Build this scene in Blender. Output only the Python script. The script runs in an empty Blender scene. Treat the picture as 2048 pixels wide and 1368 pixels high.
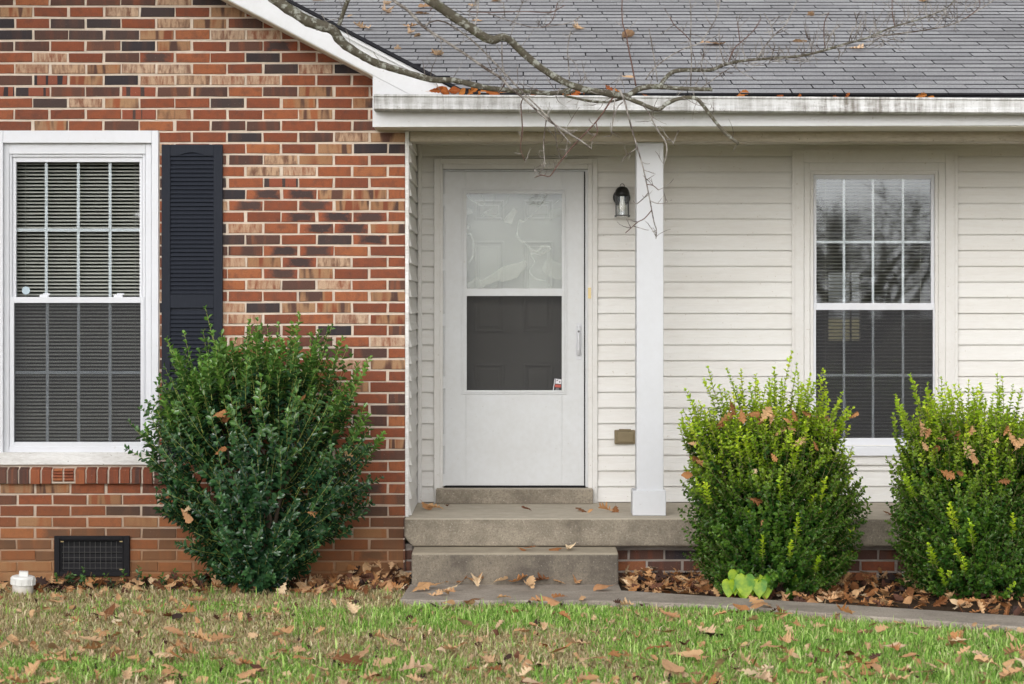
import bpy, math, random
import numpy as np
from mathutils import Vector, Matrix, Euler

random.seed(7)
rng = np.random.default_rng(11)
R = math.radians
scene = bpy.context.scene
COL = scene.collection

# ------------------------------------------------------------------ camera, sky, sun, exposure
CAM_Z, CAM_D, F_PX = 1.68, 15.0, 4980.0          # eye height, metres to the brick face, focal length in photo pixels
HORIZON = 610.0
cam_data = bpy.data.cameras.new("camera")
cam = bpy.data.objects.new("camera", cam_data)
COL.objects.link(cam)
cam.location = (0, -CAM_D, CAM_Z)
cam.rotation_euler = (R(90), 0, 0)
cam_data.sensor_width = 36.0
cam_data.lens = F_PX / 2048 * 36
cam_data.shift_y = -(684 - HORIZON) / 2048
cam_data.clip_end = 2000
cam_data.dof.use_dof = True
cam_data.dof.focus_distance = 15.4
cam_data.dof.aperture_fstop = 5.6
scene.camera = cam

SUN_EL, SUN_AZ = R(20), R(196)                   # lowish, behind the photographer, spread by thick cloud
world = bpy.data.worlds.new("World")
scene.world = world
world.use_nodes = True
wn = world.node_tree.nodes
wl = world.node_tree.links
wn.clear()
sky = wn.new("ShaderNodeTexSky")
sky.sky_type = 'NISHITA'
sky.sun_disc = False
sky.sun_elevation = SUN_EL
sky.sun_rotation = SUN_AZ
sky.air_density = 1.0
sky.dust_density = 3.0
sky.ozone_density = 1.0
hs = wn.new("ShaderNodeHueSaturation")
hs.inputs['Saturation'].default_value = 0.10
bg = wn.new("ShaderNodeBackground")
bg.inputs['Strength'].default_value = 0.15
wo = wn.new("ShaderNodeOutputWorld")
wl.new(sky.outputs[0], hs.inputs['Color'])
wl.new(hs.outputs[0], bg.inputs['Color'])
wl.new(bg.outputs[0], wo.inputs['Surface'])

sun_data = bpy.data.lights.new("sun", 'SUN')
sun_data.energy = 1.30
sun_data.angle = R(125)
sun_data.color = (1.0, 1.0, 1.0)
sun = bpy.data.objects.new("sun", sun_data)
COL.objects.link(sun)
sdir = Vector((math.sin(SUN_AZ) * math.cos(SUN_EL), math.cos(SUN_AZ) * math.cos(SUN_EL), math.sin(SUN_EL)))
sun.rotation_euler = sdir.to_track_quat('Z', 'Y').to_euler()
sun.location = (0, -10, 20)

scene.view_settings.view_transform = 'Standard'
scene.view_settings.look = 'None'
scene.view_settings.gamma = 1.0
scene.view_settings.use_curve_mapping = False
scene.view_settings.exposure = 0.40
scene.render.engine = 'CYCLES'
scene.cycles.use_denoising = True
scene.cycles.max_bounces = 8
scene.cycles.transparent_max_bounces = 24


# ------------------------------------------------------------------ helpers
def W(x, y, Y):
    """photo pixel on the vertical plane at depth Y -> world point"""
    d = CAM_D + Y
    return ((x - 1024) * d / F_PX, Y, CAM_Z + (HORIZON - y) * d / F_PX)

def WX(x, Y): return (x - 1024) * (CAM_D + Y) / F_PX
def WZ(y, Y): return CAM_Z + (HORIZON - y) * (CAM_D + Y) / F_PX

def ground_pt(x, y, z=0.0):
    d = (CAM_Z - z) * F_PX / (y - HORIZON)
    return ((x - 1024) * d / F_PX, d - CAM_D, z)

WORLD = {}                                       # object -> world translation of parents

def link(o, parent=None):
    COL.objects.link(o)
    if parent is not None:
        o.parent = parent
        t = WORLD.get(parent.name, Vector((0, 0, 0)))
        o.matrix_parent_inverse = Matrix.Translation(-t)
    WORLD[o.name] = Vector(o.location)
    return o

def tag(o, label=None, cat=None, group=None, kind=None):
    if label: o['label'] = label
    if cat: o['category'] = cat
    if group: o['group'] = group
    if kind: o['kind'] = kind
    return o

def empty(name, loc, parent=None):
    o = bpy.data.objects.new(name, None)
    o.empty_display_size = 0.1
    o.location = loc
    return link(o, parent)

class MB:
    def __init__(s):
        s.v, s.f, s.uv, s.mi = [], [], {}, []
    def add(s, vs, fs, mi=0):
        n = len(s.v)
        s.v += [tuple(p) for p in vs]
        for f in fs:
            s.f.append(tuple(i + n for i in f)); s.mi.append(mi)
        return s
    def box(s, x0, x1, y0, y1, z0, z1, mi=0):
        if x0 > x1: x0, x1 = x1, x0
        if y0 > y1: y0, y1 = y1, y0
        if z0 > z1: z0, z1 = z1, z0
        vs = [(x0,y0,z0),(x1,y0,z0),(x1,y1,z0),(x0,y1,z0),(x0,y0,z1),(x1,y0,z1),(x1,y1,z1),(x0,y1,z1)]
        return s.add(vs, [(0,3,2,1),(4,5,6,7),(0,1,5,4),(1,2,6,5),(2,3,7,6),(3,0,4,7)], mi)
    def pbox(s, px0, px1, py0, py1, Yf, Yb, mi=0):
        """box whose front face covers photo pixels px0..px1, py0..py1 at depth Yf"""
        return s.box(WX(px0, Yf), WX(px1, Yf), Yf, Yb, WZ(py1, Yf), WZ(py0, Yf), mi)
    def pframe(s, o, i, Yf, Yb, bottom=True):
        ox0, ox1, oy0, oy1 = o; ix0, ix1, iy0, iy1 = i
        s.pbox(ox0, ix0, oy0, oy1, Yf, Yb)
        s.pbox(ix1, ox1, oy0, oy1, Yf, Yb)
        s.pbox(ix0, ix1, oy0, iy0, Yf, Yb)
        if bottom: s.pbox(ix0, ix1, iy1, oy1, Yf, Yb)
        return s
    def prism_xz(s, poly, y0, y1, mi=0):
        n = len(poly)
        a = sum(poly[i][0]*poly[(i+1)%n][1]-poly[(i+1)%n][0]*poly[i][1] for i in range(n))
        if a < 0: poly = poly[::-1]
        vs = [(x, y0, z) for x, z in poly] + [(x, y1, z) for x, z in poly]
        fs = [tuple(range(n)), tuple(range(2*n-1, n-1, -1))]
        fs += [(i, i+n, (i+1)%n+n, (i+1)%n) for i in range(n)]
        return s.add(vs, fs, mi)
    def prism_yz(s, poly, x0, x1, mi=0):
        n = len(poly)
        vs = [(x0, y, z) for y, z in poly] + [(x1, y, z) for y, z in poly]
        fs = [tuple(range(n-1, -1, -1)), tuple(range(n, 2*n))]
        fs += [(i, (i+1)%n, (i+1)%n+n, i+n) for i in range(n)]
        return s.add(vs, fs, mi)
    def prism_xy(s, poly, z0, z1, mi=0):
        n = len(poly)
        vs = [(x, y, z0) for x, y in poly] + [(x, y, z1) for x, y in poly]
        fs = [tuple(range(n-1, -1, -1)), tuple(range(n, 2*n))]
        fs += [(i, (i+1)%n, (i+1)%n+n, i+n) for i in range(n)]
        return s.add(vs, fs, mi)
    def tube(s, pts, rad, n=8, mi=0, wob=0.0):
        pts = [Vector(p) for p in pts]
        base = len(s.v)
        up = Vector((0.31, 0.2, 0.93))
        for i, p in enumerate(pts):
            a = pts[max(0, i-1)]; b = pts[min(len(pts)-1, i+1)]
            t = (b - a)
            if t.length < 1e-9: t = Vector((0, 0, 1))
            t.normalize()
            u = t.cross(up)
            if u.length < 1e-3: u = t.cross(Vector((1, 0, 0)))
            u.normalize(); w = t.cross(u)
            r = rad[i] if hasattr(rad, '__len__') else rad
            for k in range(n):
                an = 2*math.pi*k/n
                rr = r * (1 + (random.uniform(-wob, wob) if wob else 0))
                s.v.append(tuple(p + u*math.cos(an)*rr + w*math.sin(an)*rr))
        for i in range(len(pts)-1):
            for k in range(n):
                a = base + i*n + k; b = base + i*n + (k+1) % n
                s.f.append((a, b, b+n, a+n)); s.mi.append(mi)
        s.f.append(tuple(base + k for k in range(n-1, -1, -1))); s.mi.append(mi)
        e = base + (len(pts)-1)*n
        s.f.append(tuple(e + k for k in range(n))); s.mi.append(mi)
        return s
    def lathe(s, prof, c, n=20, mi=0, axis='z'):
        base = len(s.v)
        for r, h in prof:
            for k in range(n):
                a = 2*math.pi*k/n
                if axis == 'z': s.v.append((c[0]+r*math.cos(a), c[1]+r*math.sin(a), c[2]+h))
                else: s.v.append((c[0]+r*math.cos(a), c[1]+h, c[2]+r*math.sin(a)))
        for i in range(len(prof)-1):
            for k in range(n):
                a = base+i*n+k; b = base+i*n+(k+1) % n
                f = (a, b, b+n, a+n)
                s.f.append(f if axis == 'z' else f[::-1]); s.mi.append(mi)
        return s
    def mesh(s, name, mats):
        me = bpy.data.meshes.new(name)
        me.from_pydata(s.v, [], s.f)
        for m in (mats if isinstance(mats, (list, tuple)) else [mats]):
            me.materials.append(m)
        if any(s.mi): me.polygons.foreach_set('material_index', s.mi)
        me.update()
        return me
    def build(s, name, mats, parent=None, bevel=0.0, smooth=False, seg=2):
        me = s.mesh(name, mats)
        if smooth: me.shade_smooth()
        o = bpy.data.objects.new(name, me)
        if bevel:
            m = o.modifiers.new("bevel", 'BEVEL'); m.width = bevel; m.segments = seg; m.limit_method = 'ANGLE'
            m.angle_limit = R(40)
        return link(o, parent)

def from_np(name, V, Fq, mats, attrs=None, smooth=False, mi=None):
    """V (n,3); Fq list of (m,k) int arrays; attrs {name: per-vertex floats}"""
    me = bpy.data.meshes.new(name)
    me.vertices.add(len(V)); me.vertices.foreach_set('co', np.ascontiguousarray(V, np.float32).ravel())
    tot = sum(f.size for f in Fq); nf = sum(len(f) for f in Fq)
    me.loops.add(tot); me.polygons.add(nf)
    me.loops.foreach_set('vertex_index', np.concatenate([f.ravel() for f in Fq]).astype(np.int32))
    starts, c = [], 0
    for f in Fq:
        starts.append(c + np.arange(len(f)) * f.shape[1]); c += f.size
    me.polygons.foreach_set('loop_start', np.concatenate(starts).astype(np.int32))
    for m in (mats if isinstance(mats, (list, tuple)) else [mats]): me.materials.append(m)
    if mi is not None: me.polygons.foreach_set('material_index', mi)
    me.update(calc_edges=True)
    if smooth: me.shade_smooth()
    for k, a in (attrs or {}).items():
        at = me.attributes.new(k, 'FLOAT', 'POINT')
        at.data.foreach_set('value', np.ascontiguousarray(a, np.float32))
    return me

# ---- material node helper
class NM:
    def __init__(s, name, rough=0.7, spec=0.3):
        s.m = bpy.data.materials.new(name); s.m.use_nodes = True
        s.t = s.m.node_tree; s.n = s.t.nodes; s.l = s.t.links
        s.b = s.n['Principled BSDF']
        s.b.inputs['Roughness'].default_value = rough
        s.b.inputs['Specular IOR Level'].default_value = spec
    def node(s, typ, **kw):
        n = s.n.new(typ)
        for k, v in kw.items(): setattr(n, k, v)
        return n
    def put(s, sock, v):
        if isinstance(v, bpy.types.NodeSocket): s.l.new(v, sock)
        elif isinstance(v, (tuple, list)):
            v = tuple(v)
            if len(v) == 3 and sock.type == 'RGBA': v = v + (1,)
            sock.default_value = v
        else: sock.default_value = v
    def obj(s): return s.node("ShaderNodeTexCoord").outputs['Object']
    def uv(s): return s.node("ShaderNodeTexCoord").outputs['UV']
    def pos(s): return s.node("ShaderNodeNewGeometry").outputs['Position']
    def rnd(s):
        a = s.node("ShaderNodeObjectInfo").outputs['Random']
        b = s.node("ShaderNodeNewGeometry").outputs['Random Per Island']
        return s.math('FRACT', s.math('ADD', a, b))
    def orand(s): return s.node("ShaderNodeObjectInfo").outputs['Random']
    def attr(s, name): return s.node("ShaderNodeAttribute", attribute_name=name).outputs['Fac']
    def math(s, op, a, b=0.0, c=None, clamp=False):
        n = s.node("ShaderNodeMath", operation=op, use_clamp=clamp)
        s.put(n.inputs[0], a); s.put(n.inputs[1], b)
        if c is not None: s.put(n.inputs[2], c)
        return n.outputs[0]
    def sep(s, v):
        n = s.node("ShaderNodeSeparateXYZ"); s.put(n.inputs[0], v); return n.outputs
    def comb(s, x, y, z):
        n = s.node("ShaderNodeCombineXYZ")
        for i, v in enumerate((x, y, z)): s.put(n.inputs[i], v)
        return n.outputs[0]
    def scale(s, v, sc):
        n = s.node("ShaderNodeMapping"); s.put(n.inputs['Vector'], v); n.inputs['Scale'].default_value = sc
        return n.outputs[0]
    def noise(s, vec, sc=5, det=3, rough=0.55, dist=0.0):
        n = s.node("ShaderNodeTexNoise")
        if vec is not None: s.put(n.inputs['Vector'], vec)
        n.inputs['Scale'].default_value = sc; n.inputs['Detail'].default_value = det
        n.inputs['Roughness'].default_value = rough; n.inputs['Distortion'].default_value = dist
        return n.outputs['Fac']
    def ramp(s, fac, stops, const=False):
        n = s.node("ShaderNodeValToRGB"); s.put(n.inputs[0], fac)
        e = n.color_ramp.elements
        while len(e) < len(stops): e.new(0.5)
        for i, (p, c) in enumerate(stops):
            e[i].position = p
            c = (c, c, c) if not hasattr(c, '__len__') else c
            e[i].color = tuple(c) + (1,)
        if const: n.color_ramp.interpolation = 'CONSTANT'
        return n.outputs[0]
    def mix(s, fac, a, b, mode='MIX'):
        n = s.node("ShaderNodeMix", data_type='RGBA', blend_type=mode)
        s.put(n.inputs[0], fac); s.put(n.inputs[6], a); s.put(n.inputs[7], b)
        return n.outputs[2]
    def bump(s, h, strength=0.3, dist=0.01):
        n = s.node("ShaderNodeBump"); s.put(n.inputs['Height'], h)
        n.inputs['Strength'].default_value = strength; n.inputs['Distance'].default_value = dist
        s.l.new(n.outputs[0], s.b.inputs['Normal'])
    def color(s, c): s.put(s.b.inputs['Base Color'], c); return s
    def hsv(s, col, h=0.5, sat=1.0, v=1.0):
        n = s.node("ShaderNodeHueSaturation")
        s.put(n.inputs['Hue'], h); s.put(n.inputs['Saturation'], sat); s.put(n.inputs['Value'], v); s.put(n.inputs['Color'], col)
        return n.outputs[0]

def paint(name, col, dirt=(0.3, 0.27, 0.22), amount=0.25, rough=0.5, scale=2.2, bump=0.06, stretch=(1, 1, 1)):
    """painted or vinyl surface with faint grime and relief"""
    k = NM(name, rough, 0.35)
    p = k.scale(k.pos(), stretch)
    n1 = k.noise(p, scale, 6, 0.65)
    n2 = k.noise(p, scale*14, 4, 0.6)
    f = k.math('MULTIPLY', k.ramp(k.math('MULTIPLY_ADD', n2, 0.4, k.math('MULTIPLY', n1, 0.7)), [(0.42, 0.0), (0.78, 1.0)]), amount)
    c = k.mix(f, col, dirt)
    sp_ = k.noise(k.pos(), 62, 2, 0.5)
    c = k.mix(k.math('MULTIPLY', k.ramp(sp_, [(0.70, 0.0), (0.76, 1.0)]), min(1.0, amount*2.2)), c, dirt)
    k.color(c)
    k.bump(k.noise(p, scale*30, 3), bump, 0.004)
    return k.m

# ------------------------------------------------------------------ materials
def soil_mix(k, col, strength=0.75):
    """reddish-yellow clay splashed up the foot of the wall by rain"""
    z = k.sep(k.pos())[2]
    n = k.noise(k.pos(), 2.5, 5, 0.7)
    h = k.math('ADD', z, k.math('MULTIPLY', k.math('SUBTRACT', n, 0.5), 0.35))
    f = k.math('MULTIPLY', k.ramp(h, [(0.10, 1.0), (0.62, 0.0)]), strength)
    f = k.math('MULTIPLY', f, k.math('LESS_THAN', k.sep(k.pos())[0], -0.655))
    return k.mix(f, col, (0.27, 0.125, 0.045))

def brick_mat(name, cls):
    k = NM(name, 0.85, 0.25)
    r = k.rnd(); uv = k.sep(k.uv()); u, v = uv[0], uv[1]
    off = k.math('MULTIPLY', r, 57.0); off2 = k.math('MULTIPLY', r, 133.0)
    r2 = k.math('FRACT', k.math('MULTIPLY', r, 17.3)); r3 = k.math('FRACT', k.math('MULTIPLY', r, 41.7))
    vec = lambda a, b: k.comb(k.math('MULTIPLY_ADD', u, a, off), k.math('MULTIPLY_ADD', v, b, off2), r)
    fine = k.noise(vec(16, 3), 3.0, 4, 0.7)
    red = k.ramp(r2, [(0, (0.21, 0.064, 0.034)), (0.5, (0.275, 0.082, 0.039)), (0.8, (0.33, 0.105, 0.046)), (1, (0.38, 0.138, 0.058))])
    dark = k.ramp(r3, [(0, (0.040, 0.034, 0.038)), (0.5, (0.058, 0.044, 0.044)), (1, (0.085, 0.055, 0.048))])
    brown = k.ramp(r3, [(0, (0.085, 0.048, 0.040)), (1, (0.135, 0.066, 0.048))])
    tan = k.ramp(r3, [(0, (0.34, 0.17, 0.085)), (1, (0.40, 0.235, 0.13))])
    cream = k.ramp(r3, [(0, (0.50, 0.32, 0.20)), (1, (0.57, 0.41, 0.29))])
    nb = k.noise(vec(3.2, 0.15), 1.0, 2, 0.5)
    if cls == 'R':
        c = k.mix(k.ramp(k.noise(vec(5, 1.2), 1.0, 3), [(0.45, 0.0), (0.75, 0.55)]), red, brown)
    elif cls == 'D':
        c = k.mix(k.ramp(nb, [(0.5, 0.0), (0.72, 0.8)]), dark, brown)
    elif cls == 'B':
        c = k.mix(k.ramp(nb, [(0.48, 0.0), (0.7, 0.6)]), brown, red)
    elif cls == 'C':
        m = k.noise(vec(8, 0.55), 1.0, 4, 0.62, 0.35)
        c = k.mix(k.ramp(m, [(0.40, 0.0), (0.64, 0.9)]), cream, k.mix(k.ramp(r2, [(0.4, 0.0), (0.8, 0.8)]), red, brown))
    elif cls == 'F':
        du = k.math('ABSOLUTE', k.math('SUBTRACT', u, k.math('MULTIPLY_ADD', r2, 0.24, 0.40)))
        dv = k.math('ABSOLUTE', k.math('SUBTRACT', v, 0.5))
        d = k.math('MAXIMUM', k.math('MULTIPLY', du, 1.05), k.math('MULTIPLY', dv, 0.80))
        d = k.math('ADD', d, k.math('MULTIPLY', k.math('SUBTRACT', k.noise(vec(5, 1.6), 1.0, 4, 0.65), 0.5), 0.55))
        c = k.mix(k.ramp(d, [(0.26, 0.0), (0.50, 1.0)]), k.mix(0.35, dark, brown), k.mix(0.5, red, (0.30, 0.085, 0.044)))
    elif cls == 'M':
        c = k.mix(k.ramp(nb, [(0.38, 0.0), (0.48, 1.0)]), red, tan)
        c = k.mix(k.ramp(nb, [(0.53, 0.0), (0.62, 1.0)]), c, brown)
    elif cls == 'S':
        c = k.mix(k.ramp(k.noise(vec(6, 0.05), 1.0, 1), [(0.0, 0.0), (0.54, 1.0)], True), (0.27, 0.080, 0.046), dark)
    else:
        c = k.mix(k.ramp(nb, [(0.5, 0.0), (0.7, 0.8)]), tan, red)
    c = k.mix(k.ramp(fine, [(0.30, 0.55), (0.62, 0.0)]), c, k.hsv(c, v=0.55))
    c = k.mix(k.ramp(k.noise(k.pos(), 110, 3, 0.6), [(0.68, 0.0), (0.76, 0.55)]), c, (0.55, 0.46, 0.38))
    c = k.mix(k.ramp(k.noise(k.scale(k.pos(), (1.5, 1, 0.5)), 1.3, 5, 0.6), [(0.45, 0.0), (0.72, 0.35)]), c, k.hsv(c, sat=0.75, v=0.62))
    c = soil_mix(k, c, 0.55)
    k.color(c)
    k.bump(k.math('ADD', k.math('MULTIPLY', fine, 0.7), k.noise(k.pos(), 420, 3, 0.7)), 0.55, 0.003)
    return k.m
BR = {c: brick_mat('brick_' + n, c) for c, n in
      dict(R='red', D='charcoal', B='brown', C='cream', F='flashed', M='banded', S='striped', T='tan').items()}

k = NM('mortar', 0.95, 0.15)
c = k.mix(k.ramp(k.noise(k.pos(), 9, 6, 0.7), [(0.35, 0.0), (0.7, 1.0)]), (0.69, 0.585, 0.485), (0.54, 0.455, 0.375))
c = soil_mix(k, c, 0.9)
k.color(c); k.bump(k.noise(k.pos(), 300, 4, 0.7), 0.8, 0.004)
MORTAR = k.m

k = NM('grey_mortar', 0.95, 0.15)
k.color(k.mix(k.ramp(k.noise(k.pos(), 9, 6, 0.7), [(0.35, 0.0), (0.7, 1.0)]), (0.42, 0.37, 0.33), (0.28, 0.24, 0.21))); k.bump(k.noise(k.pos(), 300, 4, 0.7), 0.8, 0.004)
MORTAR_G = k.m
WHITE = paint('white_trim_paint', (0.70, 0.705, 0.725), (0.45, 0.42, 0.38), 0.25)
POSTW = paint('post_paint', (0.575, 0.582, 0.608), (0.43, 0.42, 0.41), 0.25)
VINYLW = paint('window_vinyl', (0.665, 0.675, 0.715), (0.48, 0.46, 0.44), 0.2, 0.4)
WORN = paint('worn_wood_paint', (0.78, 0.77, 0.76), (0.22, 0.18, 0.14), 0.6, 0.7, 5, 0.3, (0.5, 1, 3))
SIDING = paint('siding_vinyl', (0.70, 0.688, 0.667), (0.44, 0.38, 0.31), 0.30, 0.55, 1.6, 0.08, (0.6, 1, 4))
CASING = paint('casing_vinyl', (0.685, 0.672, 0.655), (0.42, 0.37, 0.30), 0.30, 0.55)
DOORW = paint('storm_door_enamel', (0.595, 0.605, 0.618), (0.40, 0.38, 0.34), 0.32, 0.40)
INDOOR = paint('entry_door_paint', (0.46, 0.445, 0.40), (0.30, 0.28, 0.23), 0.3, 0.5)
BEAM = paint('beam_cladding', (0.52, 0.46, 0.37), (0.20, 0.16, 0.11), 0.75, 0.6, 3.5, 0.1, (0.5, 1, 2))
SOFFIT = paint('soffit_cladding', (0.76, 0.72, 0.64), (0.4, 0.34, 0.25), 0.3, 0.6)
DARKGAP = NM('black_rubber', 0.8, 0.2).color((0.012, 0.012, 0.013)).m

k = NM('gutter_aluminium', 0.45, 0.4)
p = k.pos(); xz = k.sep(p)
streak = k.noise(k.scale(p, (9, 1, 0.8)), 3.0, 5, 0.7)
blot = k.noise(k.scale(p, (1.6, 1, 6)), 2.0, 6, 0.75)
reg = k.ramp(k.noise(k.scale(p, (1, 0, 0)), 0.75, 2), [(0.42, 0.35), (0.62, 1.0)])
f = k.math('MULTIPLY', k.math('MULTIPLY', k.ramp(k.math('MULTIPLY', streak, blot), [(0.19, 0.0), (0.34, 1.0)]), reg), 0.92)
c = k.mix(f, (0.60, 0.60, 0.60), (0.13, 0.11, 0.085))
c = k.mix(k.ramp(k.noise(p, 55, 3, 0.7), [(0.62, 0.0), (0.72, 0.7)]), c, (0.12, 0.11, 0.09))
k.color(c); GUTTER = k.m

def concrete(name, base, stain, bstr=0.4, top_tone=None):
    k = NM(name, 0.92, 0.2)
    p = k.pos()
    a = k.noise(p, 2.3, 7, 0.7); b = k.noise(p, 11, 5, 0.7); c2 = k.noise(p, 140, 3, 0.7)
    c = k.mix(k.ramp(a, [(0.38, 0.0), (0.60, 1.0)]), base, stain)
    c = k.mix(k.ramp(b, [(0.42, 0.0), (0.72, 0.45)]), c, tuple(x*1.25 for x in base))
    c = k.mix(k.ramp(c2, [(0.30, 0.55), (0.5, 0.0)]), c, tuple(x*0.5 for x in base))
    c = k.mix(k.ramp(k.noise(p, 75, 4, 0.8), [(0.34, 0.75), (0.52, 0.0)]), c, tuple(x*0.42 for x in base))
    c = k.mix(k.ramp(k.noise(p, 95, 3, 0.7), [(0.60, 0.0), (0.72, 0.6)]), c, (0.52, 0.47, 0.40))
    if top_tone:                                       # faces turned upward take a paler tone
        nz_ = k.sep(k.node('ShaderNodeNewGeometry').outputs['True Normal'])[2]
        c = k.mix(k.math('MULTIPLY', k.ramp(nz_, [(0.4, 0.0), (0.8, 1.0)]), k.ramp(b, [(0.3, 0.9), (0.75, 0.45)])), c, top_tone)
    k.color(c); k.bump(k.math('ADD', c2, k.math('MULTIPLY', b, 0.6)), bstr, 0.006)
    return k.m
CONC = concrete('porch_concrete', (0.315, 0.272, 0.212), (0.155, 0.130, 0.102), top_tone=(0.55, 0.49, 0.40))
STEPC = concrete('step_concrete', (0.235, 0.20, 0.155), (0.105, 0.090, 0.076), top_tone=(0.44, 0.38, 0.29))
WALKC = concrete('walkway_concrete', (0.41, 0.355, 0.30), (0.265, 0.228, 0.192), 0.5)

k = NM('asphalt_shingle', 0.95, 0.15)
r = k.rnd()
c = k.ramp(r, [(0, (0.40, 0.40, 0.415)), (0.5, (0.49, 0.49, 0.505)), (1, (0.57, 0.57, 0.585))])
c = k.mix(k.ramp(k.noise(k.pos(), 150, 4, 0.8), [(0.38, 0.8), (0.60, 0.0)]), c, (0.09, 0.09, 0.10))
c = k.mix(k.ramp(k.noise(k.pos(), 380, 2, 0.6), [(0.60, 0.0), (0.72, 0.6)]), c, (0.55, 0.54, 0.56))
c = k.mix(k.ramp(k.noise(k.pos(), 1.1, 5, 0.6), [(0.42, 0.0), (0.75, 0.5)]), c, (0.20, 0.195, 0.20))
k.color(c); k.bump(k.noise(k.pos(), 350, 3, 0.7), 0.8, 0.004)
SHINGLE = k.m
SHINGLE_D = NM('shingle_edge', 0.95, 0.1).color((0.028, 0.028, 0.032)).m  # dark cut edges; on the tabs also paints the shadow line between rows

k = NM('shutter_plastic', 0.6, 0.16)
g = k.noise(k.scale(k.pos(), (40, 1, 4)), 3.0, 4, 0.7, 1.2)
k.color(k.mix(g, (0.009, 0.011, 0.018), (0.024, 0.028, 0.039)))
k.bump(g, 0.4, 0.003); SHUTTER = k.m

k = NM('vent_metal', 0.7, 0.15)
k.color(k.mix(k.noise(k.pos(), 60, 4, 0.7), (0.007, 0.007, 0.009), (0.020, 0.019, 0.021))); VENT = k.m
k = NM('vent_wire', 0.6, 0.5).color((0.10, 0.095, 0.09)); VWIRE = k.m
k = NM('pvc', 0.45, 0.4)
z = k.sep(k.pos())[2]
dz = k.math('MULTIPLY', k.ramp(k.math('ADD', z, k.math('MULTIPLY', k.noise(k.pos(), 30, 4, 0.7), 0.05)), [(0.03, 1.0), (0.085, 0.0)]), 0.6)
k.color(k.mix(dz, (0.78, 0.775, 0.75), (0.42, 0.28, 0.14))); PVC = k.m
LAMPB = NM('lamp_black', 0.35, 0.5).color((0.006, 0.006, 0.006)).m
BRONZE = paint('bronze_plastic', (0.20, 0.155, 0.085), (0.10, 0.08, 0.05), 0.4, 0.5, 20)
BRASS = NM('brass', 0.35, 0.5).color((0.42, 0.33, 0.17)).m
BRASS.node_tree.nodes['Principled BSDF'].inputs['Metallic'].default_value = 0.6
SLAT = paint('blind_slat', (0.66, 0.63, 0.57), (0.5, 0.46, 0.4), 0.2, 0.45)
CORD = NM('blind_cord', 0.8, 0.2).color((0.55, 0.52, 0.46)).m
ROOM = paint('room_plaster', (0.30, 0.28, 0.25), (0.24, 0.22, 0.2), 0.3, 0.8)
STK = [NM('sticker_black', 0.4, 0.4).color((0.012, 0.011, 0.014)).m, NM('sticker_white', 0.4, 0.4).color((0.62, 0.60, 0.63)).m,
       NM('sticker_red', 0.4, 0.4).color((0.42, 0.055, 0.035)).m, NM('sticker_grey', 0.4, 0.4).color((0.12, 0.11, 0.12)).m]

def glass(name, refl, tint=(0.93, 0.95, 0.95), wave=0.0):
    m = bpy.data.materials.new(name); m.use_nodes = True
    n, l = m.node_tree.nodes, m.node_tree.links
    n.clear()
    out = n.new("ShaderNodeOutputMaterial"); mx = n.new("ShaderNodeMixShader")
    tr = n.new("ShaderNodeBsdfTransparent"); gl = n.new("ShaderNodeBsdfGlossy")
    tr.inputs[0].default_value = tint + (1,); gl.inputs['Roughness'].default_value = 0.02
    gl.inputs['Color'].default_value = (0.92, 0.95, 1.0, 1)
    mx.inputs[0].default_value = refl
    l.new(tr.outputs[0], mx.inputs[1]); l.new(gl.outputs[0], mx.inputs[2]); l.new(mx.outputs[0], out.inputs[0])
    if wave:
        ge = n.new("ShaderNodeNewGeometry"); nz = n.new("ShaderNodeTexNoise"); bp = n.new("ShaderNodeBump")
        nz.inputs['Scale'].default_value = 3.0; nz.inputs['Detail'].default_value = 1.0
        bp.inputs['Strength'].default_value = wave; bp.inputs['Distance'].default_value = 0.02
        l.new(ge.outputs['Position'], nz.inputs['Vector']); l.new(nz.outputs['Fac'], bp.inputs['Height'])
        l.new(bp.outputs[0], gl.inputs['Normal'])
    return m
GLASS = glass('window_glass', 0.05, wave=0.006)
DGLASS = glass('storm_glass', 0.02, wave=0.05)
LAMPG = glass('lamp_glass', 0.12)

def screen(name, cover, col):
    m = bpy.data.materials.new(name); m.use_nodes = True
    n, l = m.node_tree.nodes, m.node_tree.links
    n.clear()
    out = n.new("ShaderNodeOutputMaterial"); mx = n.new("ShaderNodeMixShader")
    tr = n.new("ShaderNodeBsdfTransparent"); df = n.new("ShaderNodeBsdfDiffuse")
    df.inputs[0].default_value = col + (1,)
    nz = n.new("ShaderNodeTexNoise"); nz.inputs['Scale'].default_value = 900; nz.inputs['Detail'].default_value = 1
    ge = n.new("ShaderNodeNewGeometry")
    ma = n.new("ShaderNodeMath"); ma.operation = 'MULTIPLY_ADD'; ma.inputs[1].default_value = 0.3; ma.inputs[2].default_value = cover - 0.15
    l.new(ge.outputs['Position'], nz.inputs['Vector']); l.new(nz.outputs['Fac'], ma.inputs[0]); l.new(ma.outputs[0], mx.inputs[0])
    l.new(tr.outputs[0], mx.inputs[1]); l.new(df.outputs[0], mx.inputs[2]); l.new(mx.outputs[0], out.inputs[0])
    return m
SCREEN = screen('insect_screen', 0.29, (0.07, 0.07, 0.076))
DSCREEN = screen('door_screen', 0.46, (0.045, 0.045, 0.048))

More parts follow.
